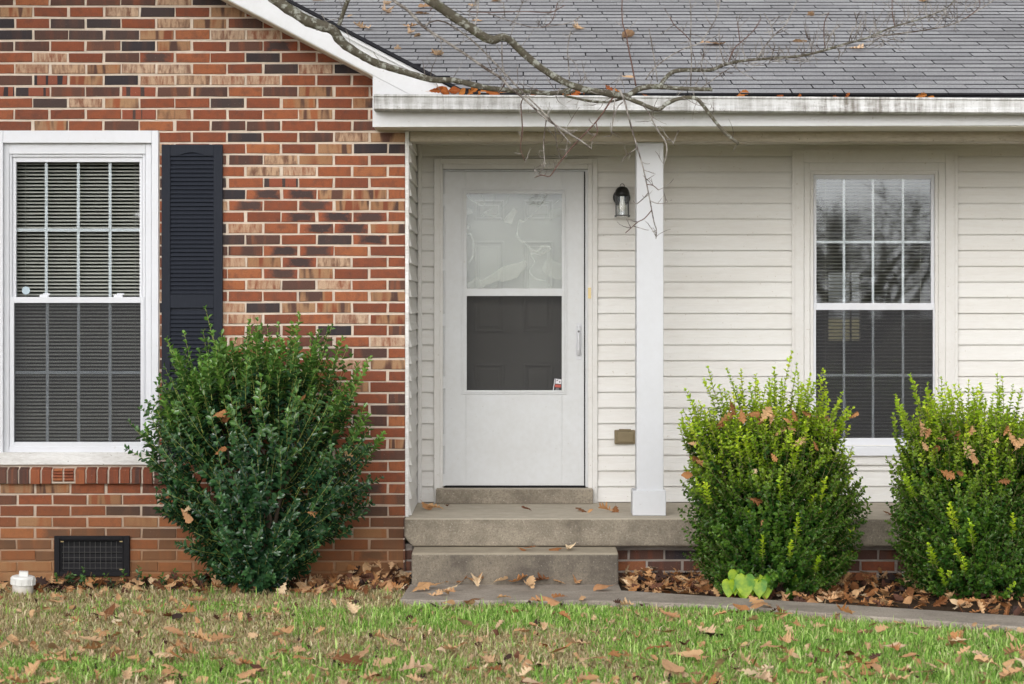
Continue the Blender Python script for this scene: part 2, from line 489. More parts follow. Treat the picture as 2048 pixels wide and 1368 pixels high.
# wrinkled plastic film behind the upper storm glass, its glare painted as pale lines
m = bpy.data.materials.new('plastic_film'); m.use_nodes = True
n, l = m.node_tree.nodes, m.node_tree.links
n.clear()
out = n.new("ShaderNodeOutputMaterial"); mx = n.new("ShaderNodeMixShader"); tr = n.new("ShaderNodeBsdfTransparent")
pb = n.new("ShaderNodeBsdfPrincipled"); pb.inputs['Base Color'].default_value = (0.66, 0.63, 0.54, 1); pb.inputs['Roughness'].default_value = 0.45
ge = n.new("ShaderNodeNewGeometry"); nz = n.new("ShaderNodeTexNoise")
nz.inputs['Scale'].default_value = 3.1; nz.inputs['Detail'].default_value = 2.0; nz.inputs['Distortion'].default_value = 0.6
rp = n.new("ShaderNodeValToRGB"); e = rp.color_ramp.elements
for i, (pp, vv) in enumerate([(0.34, 0.14), (0.37, 0.01), (0.497, 0.01), (0.507, 0.36), (0.517, 0.01), (0.645, 0.01), (0.653, 0.26), (0.72, 0.12)]):
    if i >= len(e): e.new(pp)
    e[i].position = pp; e[i].color = (vv, vv, vv, 1)
l.new(ge.outputs['Position'], nz.inputs['Vector']); l.new(nz.outputs['Fac'], rp.inputs[0]); l.new(rp.outputs[0], mx.inputs[0])
l.new(tr.outputs[0], mx.inputs[1]); l.new(pb.outputs[0], mx.inputs[2]); l.new(mx.outputs[0], out.inputs[0])
bp = n.new("ShaderNodeBump"); bp.inputs['Strength'].default_value = 0.5; l.new(nz.outputs['Fac'], bp.inputs['Height']); l.new(bp.outputs[0], pb.inputs['Normal'])
FILM = m

def leaf_mat(name, ramp_stops, tip_stops, rough=0.4, spec=0.4, trans=0.15):
    k = NM(name, rough, spec)
    c = k.ramp(k.attr('rv'), ramp_stops)
    t = k.attr('tip')
    c = k.mix(k.ramp(t, [(0.0, 0.0), (1.0, 1.0)]), c, k.ramp(k.attr('rv'), tip_stops))
    k.color(c)
    tl = k.node("ShaderNodeBsdfTranslucent"); k.put(tl.inputs[0], k.hsv(c, v=1.5))
    mx = k.node("ShaderNodeMixShader"); mx.inputs[0].default_value = trans
    out = k.n['Material Output']
    k.l.new(k.b.outputs[0], mx.inputs[1]); k.l.new(tl.outputs[0], mx.inputs[2]); k.l.new(mx.outputs[0], out.inputs[0])
    return k.m
HOLLY = leaf_mat('holly_leaf', [(0, (0.010, 0.036, 0.020)), (0.6, (0.032, 0.095, 0.038)), (1, (0.080, 0.19, 0.060))],
                 [(0, (0.11, 0.26, 0.040)), (1, (0.23, 0.42, 0.065))], 0.20, 0.75, 0.16)
BOXW = leaf_mat('boxwood_leaf', [(0, (0.009, 0.036, 0.007)), (0.5, (0.034, 0.110, 0.014)), (1, (0.105, 0.235, 0.028))],
                [(0, (0.30, 0.52, 0.020)), (0.7, (0.56, 0.72, 0.035)), (1, (0.78, 0.80, 0.07))], 0.38, 0.45, 0.30)
STEMH = NM('holly_stem', 0.6, 0.3).color((0.32, 0.35, 0.085)).m
STEMB = NM('boxwood_stem', 0.7, 0.3).color((0.20, 0.18, 0.075)).m
k = NM('shrub_wood', 0.85, 0.2)
k.color(k.mix(k.noise(k.pos(), 40, 4, 0.7), (0.055, 0.040, 0.028), (0.16, 0.125, 0.09))); WOOD = k.m

k = NM('bark', 0.9, 0.2)
p = k.pos()
c = k.mix(k.noise(k.scale(p, (1, 1, 1)), 60, 5, 0.75), (0.045, 0.038, 0.028), (0.185, 0.165, 0.125))
c = k.mix(k.ramp(k.noise(p, 26, 4, 0.65), [(0.52, 0.0), (0.62, 0.85)]), c, (0.42, 0.43, 0.38))
c = k.mix(k.ramp(k.noise(p, 17, 4, 0.65), [(0.56, 0.0), (0.68, 0.55)]), c, (0.10, 0.105, 0.05))
k.color(c); k.bump(k.noise(p, 90, 5, 0.8), 0.9, 0.008); BARK = k.m
k = NM('twig_bark', 0.85, 0.2)
k.color(k.mix(k.ramp(k.noise(k.pos(), 14, 4, 0.7), [(0.42, 0.0), (0.6, 1.0)]), (0.09, 0.07, 0.06), (0.36, 0.335, 0.31))); TWIG = k.m
TWIGR = NM('twig_red', 0.8, 0.2).color((0.13, 0.075, 0.062)).m

def dead_leaf_mat(name, stops):
    k = NM(name, 0.75, 0.2)
    c = k.ramp(k.rnd(), stops)
    c = k.mix(k.ramp(k.noise(k.obj(), 22, 4, 0.7), [(0.36, 0.45), (0.55, 0.0)]), c, k.hsv(c, v=0.6))
    vein = k.math('ABSOLUTE', k.sep(k.obj())[1])
    c = k.mix(k.ramp(vein, [(0.0, 0.35), (0.02, 0.0)]), c, (0.5, 0.33, 0.18))
    k.color(c)
    tl = k.node("ShaderNodeBsdfTranslucent"); k.put(tl.inputs[0], c)
    mx = k.node("ShaderNodeMixShader"); mx.inputs[0].default_value = 0.12
    k.l.new(k.b.outputs[0], mx.inputs[1]); k.l.new(tl.outputs[0], mx.inputs[2]); k.l.new(mx.outputs[0], k.n['Material Output'].inputs[0])
    return k.m
LEAF_TAN = dead_leaf_mat('dry_leaf_tan', [(0, (0.42, 0.21, 0.10)), (0.25, (0.55, 0.32, 0.155)), (0.5, (0.64, 0.41, 0.22)), (0.7, (0.50, 0.25, 0.12)), (0.88, (0.74, 0.54, 0.33)), (1, (0.80, 0.64, 0.44))])
LEAF_BRN = dead_leaf_mat('dry_leaf_brown', [(0, (0.17, 0.070, 0.030)), (0.4, (0.32, 0.135, 0.050)), (0.75, (0.46, 0.22, 0.088)), (1, (0.56, 0.32, 0.15))])
LEAF_RST = dead_leaf_mat('dry_leaf_rust', [(0, (0.30, 0.075, 0.018)), (0.5, (0.42, 0.13, 0.028)), (1, (0.50, 0.20, 0.05))])
LEAF_PALE = dead_leaf_mat('dry_leaf_pale', [(0, (0.50, 0.30, 0.17)), (0.5, (0.60, 0.40, 0.23)), (1, (0.70, 0.50, 0.34))])
LEAF_DRK = dead_leaf_mat('dry_leaf_dark', [(0, (0.035, 0.024, 0.022)), (0.6, (0.10, 0.045, 0.030)), (1, (0.17, 0.075, 0.045))])

k = NM('lawn_ground', 0.95, 0.1)
p = k.pos()
c = k.mix(k.ramp(k.noise(p, 1.4, 5, 0.6), [(0.42, 0.0), (0.58, 1.0)]), (0.24, 0.25, 0.11), (0.50, 0.385, 0.22))
c = k.mix(k.ramp(k.noise(p, 55, 4, 0.7), [(0.42, 0.75), (0.60, 0.0)]), c, (0.055, 0.045, 0.022))
k.color(c); k.bump(k.noise(p, 70, 4, 0.7), 0.8, 0.02); LAWN = k.m
k = NM('bed_mulch', 0.95, 0.1)
p = k.pos()
c = k.mix(k.noise(p, 45, 5, 0.75), (0.018, 0.014, 0.011), (0.10, 0.062, 0.038))
k.color(c); k.bump(k.noise(p, 60, 4, 0.7), 0.9, 0.02); MULCH = k.m

k = NM('grass_blade', 0.6, 0.25)
c = k.ramp(k.attr('rv'), [(0, (0.085, 0.20, 0.022)), (0.45, (0.25, 0.47, 0.075)), (0.8, (0.44, 0.64, 0.15)), (1, (0.66, 0.78, 0.34))])
d = k.ramp(k.attr('rv'), [(0, (0.26, 0.165, 0.08)), (0.4, (0.54, 0.395, 0.22)), (1, (0.80, 0.67, 0.46))])
c = k.mix(k.attr('dry'), c, d)
k.color(c)
tl = k.node("ShaderNodeBsdfTranslucent"); k.put(tl.inputs[0], c)
mx = k.node("ShaderNodeMixShader"); mx.inputs[0].default_value = 0.25
k.l.new(k.b.outputs[0], mx.inputs[1]); k.l.new(tl.outputs[0], mx.inputs[2]); k.l.new(mx.outputs[0], k.n['Material Output'].inputs[0])
GRASS = k.m
k = NM('broad_leaf', 0.45, 0.4)
c = k.mix(k.ramp(k.noise(k.obj(), 14, 3), [(0.40, 0.0), (0.62, 1.0)]), (0.085, 0.25, 0.014), (0.36, 0.50, 0.020))
c = k.mix(k.ramp(k.noise(k.obj(), 9, 3, 0.6, 0.6), [(0.66, 0.0), (0.70, 1.0)]), c, (0.58, 0.28, 0.10))
k.color(c)
tl = k.node("ShaderNodeBsdfTranslucent"); k.put(tl.inputs[0], c)
mx = k.node("ShaderNodeMixShader"); mx.inputs[0].default_value = 0.3
k.l.new(k.b.outputs[0], mx.inputs[1]); k.l.new(tl.outputs[0], mx.inputs[2]); k.l.new(mx.outputs[0], k.n['Material Output'].inputs[0])
BROAD = k.m
EVERG = leaf_mat('evergreen_needles', [(0, (0.012, 0.022, 0.012)), (1, (0.030, 0.050, 0.022))], [(0, (0.03, 0.05, 0.02)), (1, (0.04, 0.07, 0.03))], 0.7, 0.2, 0.1)

# ------------------------------------------------------------------ ground, walkway, beds
YB = 1.09                                         # porch wall plane
XC = WX(810, 0.0)                                 # right corner of the brick wall
X_END = 4.3                                       # porch wall goes on past the frame

g = MB()
g.add([(-300, -300, 0), (300, -300, 0), (300, 300, 0), (-300, 300, 0)], [(0, 1, 2, 3)])
tag(g.build('ground', LAWN), kind='structure', label='mixed green and dry tan lawn ground around the house')

def walk_back(X):  return -0.68 - 0.57 * max(0.0, X - 0.62)
def walk_front(X):
    if X < 0.25: return -1.16
    t = X - 0.25
    return -1.16 - (0.31 * t * t if t < 1.0 else 0.31 + 0.62 * (t - 1.0))
poly = [(-0.60, -0.34), (-0.625, -1.12)] + [(x, walk_front(x)) for x in np.linspace(-0.3, 4.8, 26)]
poly += [(x, walk_back(x)) for x in np.linspace(4.8, 0.63, 18)] + [(0.63, -0.34)]
w = MB(); w.prism_xy(poly, -0.06, 0.04)
tag(w.build('walkway', WALKC, bevel=0.008), kind='structure', label='grey concrete walk running right from the front step')

def bed(name, pts, label):
    """low mulch sheet, gently uneven"""
    b = MB(); b.prism_xy(pts, -0.02, 0.018)
    return tag(b.build(name, MULCH), kind='structure', label=label)
bed('garden_bed', [(0.64, 0.1), (0.64, -0.67)] + [(x, walk_back(x) + 0.02) for x in np.linspace(0.66, 4.7, 14)] + [(4.7, 0.1)],
    'dark mulch bed full of brown leaves below the porch')
bed('foundation_bed', [(-4.6, 0.1), (-4.6, -0.30), (-2.2, -0.34), (-1.0, -0.45), (-0.62, -0.42), (-0.62, 0.1)],
    'strip of bare soil and leaves along the brick wall')

# ------------------------------------------------------------------ the house
HOUSE = empty('house', (XC, 0.5, 0.0))
tag(HOUSE, 'single-storey house with brick gable end and white vinyl-sided porch under grey shingles', 'house')

# --- brick gable wall
RSL = 0.522                                       # rake slope
YR = -0.33                                        # plane of the rake board
def rake_low(x): return 150 + RSL * (x - 745)     # photo y of the rake's lower edge
def rake_up(x): return 186 + RSL * (x - 925)
APEX = 150.0
wall = MB()
zt = WZ(258, 0)
x_l = -4.62
WIN_L = (-12, 317, 261, 928)                      # brick opening of the left window
wx0, wx1, wz0, wz1 = WX(WIN_L[0]+4, 0), WX(WIN_L[1]-2, 0), WZ(WIN_L[3]+1, 0), WZ(WIN_L[2]+1, 0)
MY0, MY1 = 0.006, 0.11                            # mortar face set back from the brick faces
wall.box(x_l, wx0, MY0, MY1, -0.15, wz1)
wall.box(wx1, XC - 0.003, MY0, MY1, -0.15, wz1)
wall.box(wx0, wx1, MY0, MY1, -0.15, wz0)
zap = WZ(rake_low(APEX), 0) + 0.05
wall.prism_xz([(x_l, wz1), (XC - 0.003, wz1), (XC - 0.003, WZ(rake_low(810), 0) + 0.05), (WX(APEX, 0), zap), (x_l, zap - (WX(APEX, 0) - x_l) * RSL)], MY0, MY1)
WALL = wall.build('brick_wall', MORTAR, HOUSE)
tag(WALL, 'red, charcoal and cream brick wall with pale mortar')

# photo rows: y of each course centre (piecewise), class letters left to right, first index counted from the corner
ANCH = [(-12, -248), (0, 24), (18, 434), (38, 888), (50, 1156), (53, 1224)]
def course_y(k):
    for (a, ya), (b, yb) in zip(ANCH, ANCH[1:]):
        if k <= b: return ya + (yb - ya) * (k - a) / (b - a)
ROWS = {-1: (11, 'BRBBBCDR'), 0: (11, 'MRRCDRMRR'), 1: (11, 'DRDDRCMBRR'), 2: (11, 'DBDDMRCCRR'), 3: (11, 'BBRBDMRBFRR'),
 4: (11, 'RCRBFRRDRRRR'), 5: (11, 'RCCMCCRRDCDR'), 6: (11, 'BSMDCCCCRRRR'), 7: (11, 'SSBBSBBRBMRR'), 8: (11, 'RDCMRRDRMRMR'),
 9: (11, 'RRRRSMRRRMRR'), 10: (11, 'RMRBRRBBRRBR'), 11: (7, 'RRRDRBCM'), 12: (6, 'RRRRMDD'), 13: (6, 'RBBCTRR'), 14: (6, 'RRCCRRR'),
 15: (5, 'DRSRRR'), 16: (5, 'DFFMMR'), 17: (5, 'CFRFMM'), 18: (5, 'RRFFFR'), 19: (5, 'DCRFFM'), 20: (5, 'DBRDFR'), 21: (5, 'BBFFRR'),
 22: (5, 'CMFCRR'), 23: (5, 'RRFMRR'), 24: (5, 'RCBCRB'), 25: (5, 'RRRMRM'), 26: (5, 'CDMMRR'), 27: (5, 'CCRRCM'), 28: (5, 'RBRDRB'),
 29: (5, 'RCRBRC'), 30: (5, 'RRRBBR'), 31: (5, 'CCRRCM'), 32: (5, 'RRRRRR'), 33: (5, 'RBRRMR'), 34: (5, 'RRDRRB'), 35: (5, 'RCRRRB'),
 36: (5, 'RBRRBR'), 37: (5, 'RRDRRR'), 38: (5, 'BRRRRM'), 39: (5, 'RRRMRB'), 40: (5, 'RDRRRR'), 41: (5, 'RRBRRR'),
 42: (11, 'MMRRBRRFRRFR'), 43: (11, 'BRRMRRBRRRRB'), 44: (11, 'RRRDDRRRRRDR'), 45: (11, 'RTRRTRDRRRRB'), 46: (11, 'RFBBDRRRRRTB'),
 47: (11, 'DBRRRBRRRRRB'), 48: (11, 'RDRRBRRRRRFB'), 49: (11, 'TTTTBRRRRRTB'), 50: (11, 'TTBBRRBRRRBR'), 51: (11, 'RRRBBRRRRRRR'), 52: (11, 'RRRRRRRRRRRR')}
PITCH, JOINT, BH = 71.0, 4.3, 18.5

def brick_mesh_data(L, H, D=0.07, jit=0.0, ch=0.0025):
    """chamfered brick, front face at y=0, centred on x,z; returns verts, faces, uvs per vert"""
    x, z = L/2, H/2
    j = lambda: random.uniform(-jit, jit)
    q = [(-x+j(), -z+j()), (x+j(), -z+j()), (x+j(), z+j()), (-x+j(), z+j())]
    fr = [(a*(1-ch/x), 0.0, b*(1-ch/z)) for a, b in q]
    md = [(a, ch, b) for a, b in q]
    bk = [(a, D, b) for a, b in q]
    V = fr + md + bk
    F = [(0, 1, 2, 3)]
    for i in range(4):
        n2 = (i+1) % 4
        F.append((i, i+4, n2+4, n2)); F.append((i+4, i+8, n2+8, n2+4))
    UV = [((p[0]+x)/(2*x), (p[2]+z)/(2*z)) for p in V]
    return V, F, UV

def uv_mesh(name, V, F, UV, mats, mi=None):
    me = bpy.data.meshes.new(name)
    me.from_pydata(V, [], F)
    for m in mats: me.materials.append(m)
    uvl = me.uv_layers.new(name='UVMap')
    idx = np.empty(len(me.loops), np.int32); me.loops.foreach_get('vertex_index', idx)
    uvl.data.foreach_set('uv', np.asarray(UV, np.float32)[idx].ravel())
    if mi is not None: me.polygons.foreach_set('material_index', mi)
    me.update()
    return me

KEYS = 'RDBCFMST'
_bcache = {}
def brick_obj(cls, L, H, loc, parent, name='brick'):
    var = random.randrange(5)
    key = (cls, round(L, 2), round(H, 3), var)
    if key not in _bcache:
        V, F, UV = brick_mesh_data(L, H, jit=0.0024)
        _bcache[key] = uv_mesh('brick', V, F, UV, [BR[cls]])
    o = bpy.data.objects.new(name, _bcache[key])
    o.location = loc
    return link(o, parent)

class BrickPile:
    def __init__(s): s.V, s.F, s.UV, s.mi = [], [], [], []
    def add(s, cls, L, H, loc):
        V, F, UV = brick_mesh_data(L, H, jit=0.0016)
        n = len(s.V)
        s.V += [(a+loc[0], b+loc[1], c+loc[2]) for a, b, c in V]
        s.F += [tuple(i+n for i in f) for f in F]; s.UV += UV; s.mi += [KEYS.index(cls)] * len(F)
    def build(s, name, parent):
        me = uv_mesh(name, s.V, s.F, s.UV, [BR[c] for c in KEYS], s.mi)
        o = bpy.data.objects.new(name, me); o['kind'] = 'stuff'
        return link(o, parent)

VENT_R = (108, 259, 1072, 1153)
bricks = []
for kk in range(-12, 53):
    yc = course_y(kk)
    row = ROWS.get(kk)
    for i in range(0, 20):
        if kk % 2: xa, xb = 810 - PITCH*(i+1), 810 - PITCH*i
        elif i == 0: xa, xb = 810 - 34.5, 810
        else: xa, xb = 775.5 - PITCH*i, 775.5 - PITCH*(i-1)
        dr = 0.0 if i == 0 else random.uniform(-1.3, 1.3)
        xa_, xb_ = xa + JOINT/2 + dr, xb - (JOINT/2 if i else 0.0) + dr
        if kk >= 42: xa_ += 0.45*i; xb_ += 0.45*i
        xa_ = max(xa_, -509.0)
        if xb_ - xa_ < 8: continue
        cls = None
        if row:
            j = row[0] - i
            if 0 <= j < len(row[1]): cls = row[1][j]
        if cls is None: cls = random.choices('RDBCFMST', [44, 9, 13, 9, 9, 10, 3, 0])[0]
        y0, y1 = yc - BH/2, yc + BH/2
        if y1 < rake_low((xa_+xb_)/2) - 26 and xb_ > APEX: continue
        if xb_ <= APEX and y1 < rake_low(APEX) - 10 + 0.5*(APEX - xb_): continue
        # cut round the window opening, the brick sill and the vent
        spans = [(xa_, xb_)]
        for (ox0, ox1, oy0, oy1) in [(WIN_L[0], WIN_L[1], 262, 967), (115, 252, 1078, 1147)]:
            if y1 > oy0 + 2 and y0 < oy1 - 6:
                ns = []
                for a, b in spans:
                    lim = ox1 if oy0 < 900 else ox1
                    if b <= ox0 or a >= ox1: ns.append((a, b)); continue
                    if a < ox0 - 7: ns.append((a, ox0 - 1))
                    if b > ox1 + 5: ns.append((ox1 + (2.5 if oy0 < 900 else 0.5), b))
                spans = ns
        for a, b in spans:
            if b - a < 4: continue
            vis = max(0, min(b, 2048) - max(a, 0)) * max(0, min(y1, 1160) - max(y0, 0))
            mx_, my_ = (a+b)/2, yc
            if 322 < mx_ < 440 and 289 < my_ < 917: vis *= 0.05
            if ((mx_-525)/215)**2 + ((my_-940)/235)**2 < 1: vis *= 0.05
            if y1 < rake_low(mx_) + 8: vis *= 0.4
            bricks.append((vis, cls, a, b, yc))
bricks.sort(key=lambda t: -t[0])
pile = BrickPile()
for n_, (vis, cls, a, b, yc) in enumerate(bricks):
    L, H = (b - a)/332.0, BH/332.0
    loc = (WX((a+b)/2, 0), random.uniform(-0.0015, 0.0015), WZ(yc + random.uniform(-0.3, 0.3), 0))
    if n_ < 300 and vis > 150: brick_obj(cls, L, H, loc, WALL)
    else: pile.add(cls, L, H, loc)
pile.build('brickwork', WALL)

# --- brick window sill (rowlock course)
sill = MB()
sill.box(WX(-20, 0), WX(318, 0), -0.028, 0.05, WZ(966, 0), WZ(941, 0))
sill.prism_yz([(-0.030, WZ(941, 0)), (-0.030, WZ(945, 0)), (0.05, WZ(945, 0)), (0.05, WZ(931, 0))], WX(-20, 0), WX(318, 0))
SILL = sill.build('window_sill_course', MORTAR, HOUSE)
xs = -26.0
i = 0
while xs < 318:
    wpx = 18.5
    cls = random.choices('RB', [72, 28])[0]
    a, b = WX(xs, 0), WX(xs + wpx, 0)
    if 90 < xs < 132:                            # two broken bricks showing their ribs
        s = MB()
        for q in range(4):
            z1 = WZ(938 + q*6.2, 0); z0 = WZ(942.5 + q*6.2, 0)
            s.prism_yz([(-0.030, z0-0.004), (-0.044, (z0+z1)/2 - 0.002), (-0.034, z1+0.004), (0.06, z1+0.004), (0.06, z0-0.004)][::-1], a, b)
        o = s.build('brick', BR['R'], SILL)
    else:
        jx = random.uniform(-0.001, 0.001); jy = random.uniform(-0.003, 0.003)
        s = MB()
        zf, zb, zl = WZ(939, 0), WZ(929.5, 0), WZ(966.5 + random.uniform(-1, 1), 0)
        s.prism_yz([(-0.045+jy, zl), (0.06, zl), (0.06, zb), (-0.045+jy, zf)][::-1], a + jx, b + jx)
        o = s.build('brick', BR[cls], SILL, bevel=0.003)
    me = o.data
    uvl = me.uv_layers.new(name='UVMap')
    co = [me.vertices[lp.vertex_index].co for lp in me.loops]
    uvl.data.foreach_set('uv', np.array([((c.x - a)/(b - a), (c.z - WZ(967, 0))/0.11) for c in co], np.float32).ravel())
    xs += 22.4; i += 1

# --- left window
def blind(name, label, x0, x1, y0, y1, Y, pitch_px, cords, group, tilt=24):
    t = empty(name, (WX((x0+x1)/2, Y), Y, WZ(y1, Y)))
    tag(t, label, 'blind', group)
    mb = MB(); mb.box(WX(x0, Y), WX(x1, Y), Y-0.013, Y+0.013, WZ(y0+6, Y), WZ(y0-4, Y)); mb.build('headrail', SLAT, t)
    L = WX(x1, Y) - WX(x0, Y)
    sb = MB()
    ang = R(tilt); hw = 0.0125
    prof = []
    for q in (-1, -0.4, 0.4, 1):
        prof.append((q*hw*math.cos(ang) + 0.0012*(1-q*q)*-math.sin(ang), q*hw*math.sin(ang) + 0.0012*(1-q*q)))
    th = 0.0006
    pl = prof + [(a, b - th) for a, b in reversed(prof)]
    sb.prism_yz(pl, -L/2, L/2)
    me = sb.mesh('slat', SLAT)
    y = y0 + 10
    while y < y1 - 4:
        o = bpy.data.objects.new('slat', me)
        o.location = (WX((x0+x1)/2, Y), Y, WZ(y, Y)); o.rotation_euler = (random.uniform(-0.02, 0.02), random.uniform(-0.0006, 0.0006), 0)
        link(o, t)
        y += pitch_px
    mb = MB(); mb.box(WX(x0, Y), WX(x1, Y), Y-0.012, Y+0.012, WZ(y1, Y), WZ(y1-5, Y)); mb.build('bottom_rail', SLAT, t)
    for cx in cords:
        mb = MB(); mb.tube([(WX(cx, Y), Y-0.015, WZ(y0, Y)), (WX(cx+0.5, Y), Y-0.015, WZ(y1, Y))], 0.0012, 5); mb.build('ladder_cord', CORD, t)

w = MB()
w.pframe(WIN_L, (6, 303, 286, 905), -0.012, 0.06)
w.pframe((6, 303, 286, 905), (18, 291, 308, 893), 0.022, 0.08)
w.pframe((18, 291, 308, 893), (24, 285, 314, 890), 0.036, 0.09)
WINL = w.build('window', VINYLW, HOUSE, bevel=0.004)
tag(WINL, 'white double-hung window with grilles in the brick wall')
w = MB(); w.pframe((24, 285, 314, 602), (32, 279, 324, 594), 0.052, 0.085); w.build('upper_sash', VINYLW, WINL, bevel=0.002)
w = MB(); w.pframe((19, 288, 594, 899), (28, 281, 606, 884), 0.030, 0.07); w.build('lower_sash', VINYLW, WINL, bevel=0.002)
w = MB(); w.pbox(30, 281, 322, 597, 0.070, 0.073); w.build('pane', GLASS, WINL)
w = MB(); w.pbox(26, 283, 604, 886, 0.050, 0.053); w.build('pane', GLASS, WINL)
for xg in (92.5, 156.5, 220): w = MB(); w.pbox(xg-2.9, xg+2.9, 323, 595, 0.0745, 0.081); w.build('muntin', VINYLW, WINL)
w = MB(); w.pbox(31, 280, 457, 463, 0.0735, 0.0805); w.build('muntin', VINYLW, WINL)
for xg in (94.5, 157, 220): w = MB(); w.pbox(xg-2.9, xg+2.9, 605, 885, 0.0545, 0.061); w.build('muntin', VINYLW, WINL)
w = MB(); w.pbox(27, 282, 742, 748, 0.0535, 0.0605); w.build('muntin', VINYLW, WINL)
w = MB(); w.pbox(28, 281, 606, 884, 0.040, 0.0405); w.build('insect_screen', SCREEN, WINL)
for xg in (88, 236): 
    w = MB(); w.pbox(xg-9, xg+9, 589, 594.5, 0.048, 0.062); w.pbox(xg-2, xg+12, 586.5, 590, 0.050, 0.058); w.build('sash_lock', VINYLW, WINL, bevel=0.002)
w = MB(); w.lathe([(0.0, -0.002), (0.024, -0.002), (0.025, 0.0), (0.0, 0.001)], W(52, 581, 0.068), 20, axis='y')
w.build('window_disc', paint('pale_blue_disc', (0.42, 0.52, 0.58), amount=0.2), WINL)
w = MB(); w.pbox(-14, 318, 905, 930, -0.024, 0.06); w.build('sill_board', WORN, WINL, bevel=0.004)
blind('window_blind', 'pale slatted blind behind the window in the brick wall', 16, 300, 318, 892, 0.14, 7.05, (52, 271), 'mini blinds')

# --- shutter
sh = MB()
YS = -0.022
sh.pbox(323, 340.5, 289, 917, YS, 0.0)
sh.pbox(427, 445, 289, 917, YS, 0.0)
for a, b in ((589, 616), (900, 917)): sh.pbox(340.5, 427, a, b, YS+0.001, 0.0)
pts = [(340.5, 289), (427, 289), (427, 312)] + [(x, 312 - 7*max(0, 1 - ((x-384)/27)**2)) for x in np.linspace(411, 357, 9)] + [(340.5, 312)]
sh.prism_xz([(WX(x, YS), WZ(y, YS)) for x, y in pts], YS+0.001, 0.0)
SHUT = sh.build('shutter', SHUTTER, HOUSE, bevel=0.002)
tag(SHUT, 'black louvred shutter beside the left window')
bk = MB(); bk.pbox(338, 430, 300, 910, -0.006, -0.001); bk.build('back_panel', SHUTTER, SHUT)
lv = MB(); Lw = WX(427, YS) - WX(340.5, YS)
lv.prism_yz([(-0.0165, -0.010), (-0.012, -0.0115), (0.0, 0.011), (-0.004, 0.0125)][::-1], -Lw/2, Lw/2)
lme = lv.mesh('louvre', SHUTTER)
yy = 307.0
while yy < 900:
    if not (584 < yy < 617):
        o = bpy.data.objects.new('louvre', lme); o.location = (WX(383.75, YS), -0.003, WZ(yy+1.5, YS)); link(o, SHUT)
    yy += 8.35

# --- foundation vent
v = MB(); v.pframe(VENT_R, (119, 247, 1080, 1143), -0.022, 0.03)
v.pframe((119, 247, 1080, 1143), (124, 244, 1083, 1139), -0.008, 0.03)
VN = v.build('foundation_vent', VENT, HOUSE, bevel=0.003)
tag(VN, 'black metal foundation vent with wire grid low in the brick wall')
for q in range(3):
    v = MB(); yq = 1090 + q*17
    v.prism_yz([(-0.004, WZ(yq+14, 0)), (-0.003, WZ(yq+15, 0)), (0.004, WZ(yq+2, 0)), (0.003, WZ(yq+1, 0))][::-1], WX(119, 0), WX(247, 0)); v.build('louvre', VENT, VN)
v = MB(); v.pbox(112, 254, 1075, 1150, 0.0045, 0.0058); v.build('back_plate', DARKGAP, VN)
for q in range(11):
    v = MB(); xq = 127 + q*10.6; v.tube([W(xq, 1083, -0.006), W(xq, 1139, -0.006)], 0.0011, 5); v.build('wire', VWIRE, VN)
for q in range(5):
    v = MB(); yq = 1094 + q*10.6; v.tube([W(124, yq, -0.0085), W(244, yq, -0.0085)], 0.0011, 5); v.build('wire', VWIRE, VN)
for cx, cy in ((124, 1083), (242, 1083), (242, 1139)):
    v = MB(); v.pbox(cx-3, cx+3, cy-1.2, cy+1.2, -0.011, 0.0); v.build('clip', BRASS, VN)

# --- porch wall siding
def yb(p): return p  # photo px on the porch wall use depth YB
EXP = 0.1016
def plank_mesh(x0, x1, h=EXP):
    """vinyl lap: leans out to its foot, small return underneath"""
    s = MB()
    s.prism_yz([(0.0, h+0.008), (-0.006, h*0.93), (-0.009, h*0.55), (-0.0185, 0.014), (-0.0190, 0.0065), (-0.004, 0.0065), (0.006, 0.007), (0.006, h+0.008)][::-1], x0, x1)
    return s
sw = MB()
DOOR_O = (884, 1176, 334, 1006)                   # rough openings in the porch wall, px at YB
WIN_RO = (1606, 1894, 322, 902)
def oX(v): return WX(v, YB)
def oZ(v): return WZ(v, YB)
zb0, zb1 = 0.38, 2.86
xl = XC + 0.02
a0, a1, b0, b1 = oX(DOOR_O[0]), oX(DOOR_O[1]), oX(WIN_RO[0]), oX(WIN_RO[1])
YW0, YW1 = YB + 0.0065, YB + 0.12
sw.box(xl, a0, YW0, YW1, zb0, zb1); sw.box(a0, a1, YW0, YW1, oZ(DOOR_O[2]), zb1); sw.box(a1, b0, YW0, YW1, zb0, zb1)
sw.box(b0, b1, YW0, YW1, zb0, oZ(WIN_RO[3])); sw.box(b0, b1, YW0, YW1, oZ(WIN_RO[2]), zb1); sw.box(b1, X_END, YW0, YW1, zb0, zb1)
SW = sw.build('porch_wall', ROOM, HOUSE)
tag(SW, 'off-white horizontal vinyl siding on the porch wall')
z0 = oZ(1005.5)
seam = 1982
ci = 0
meshes = {}
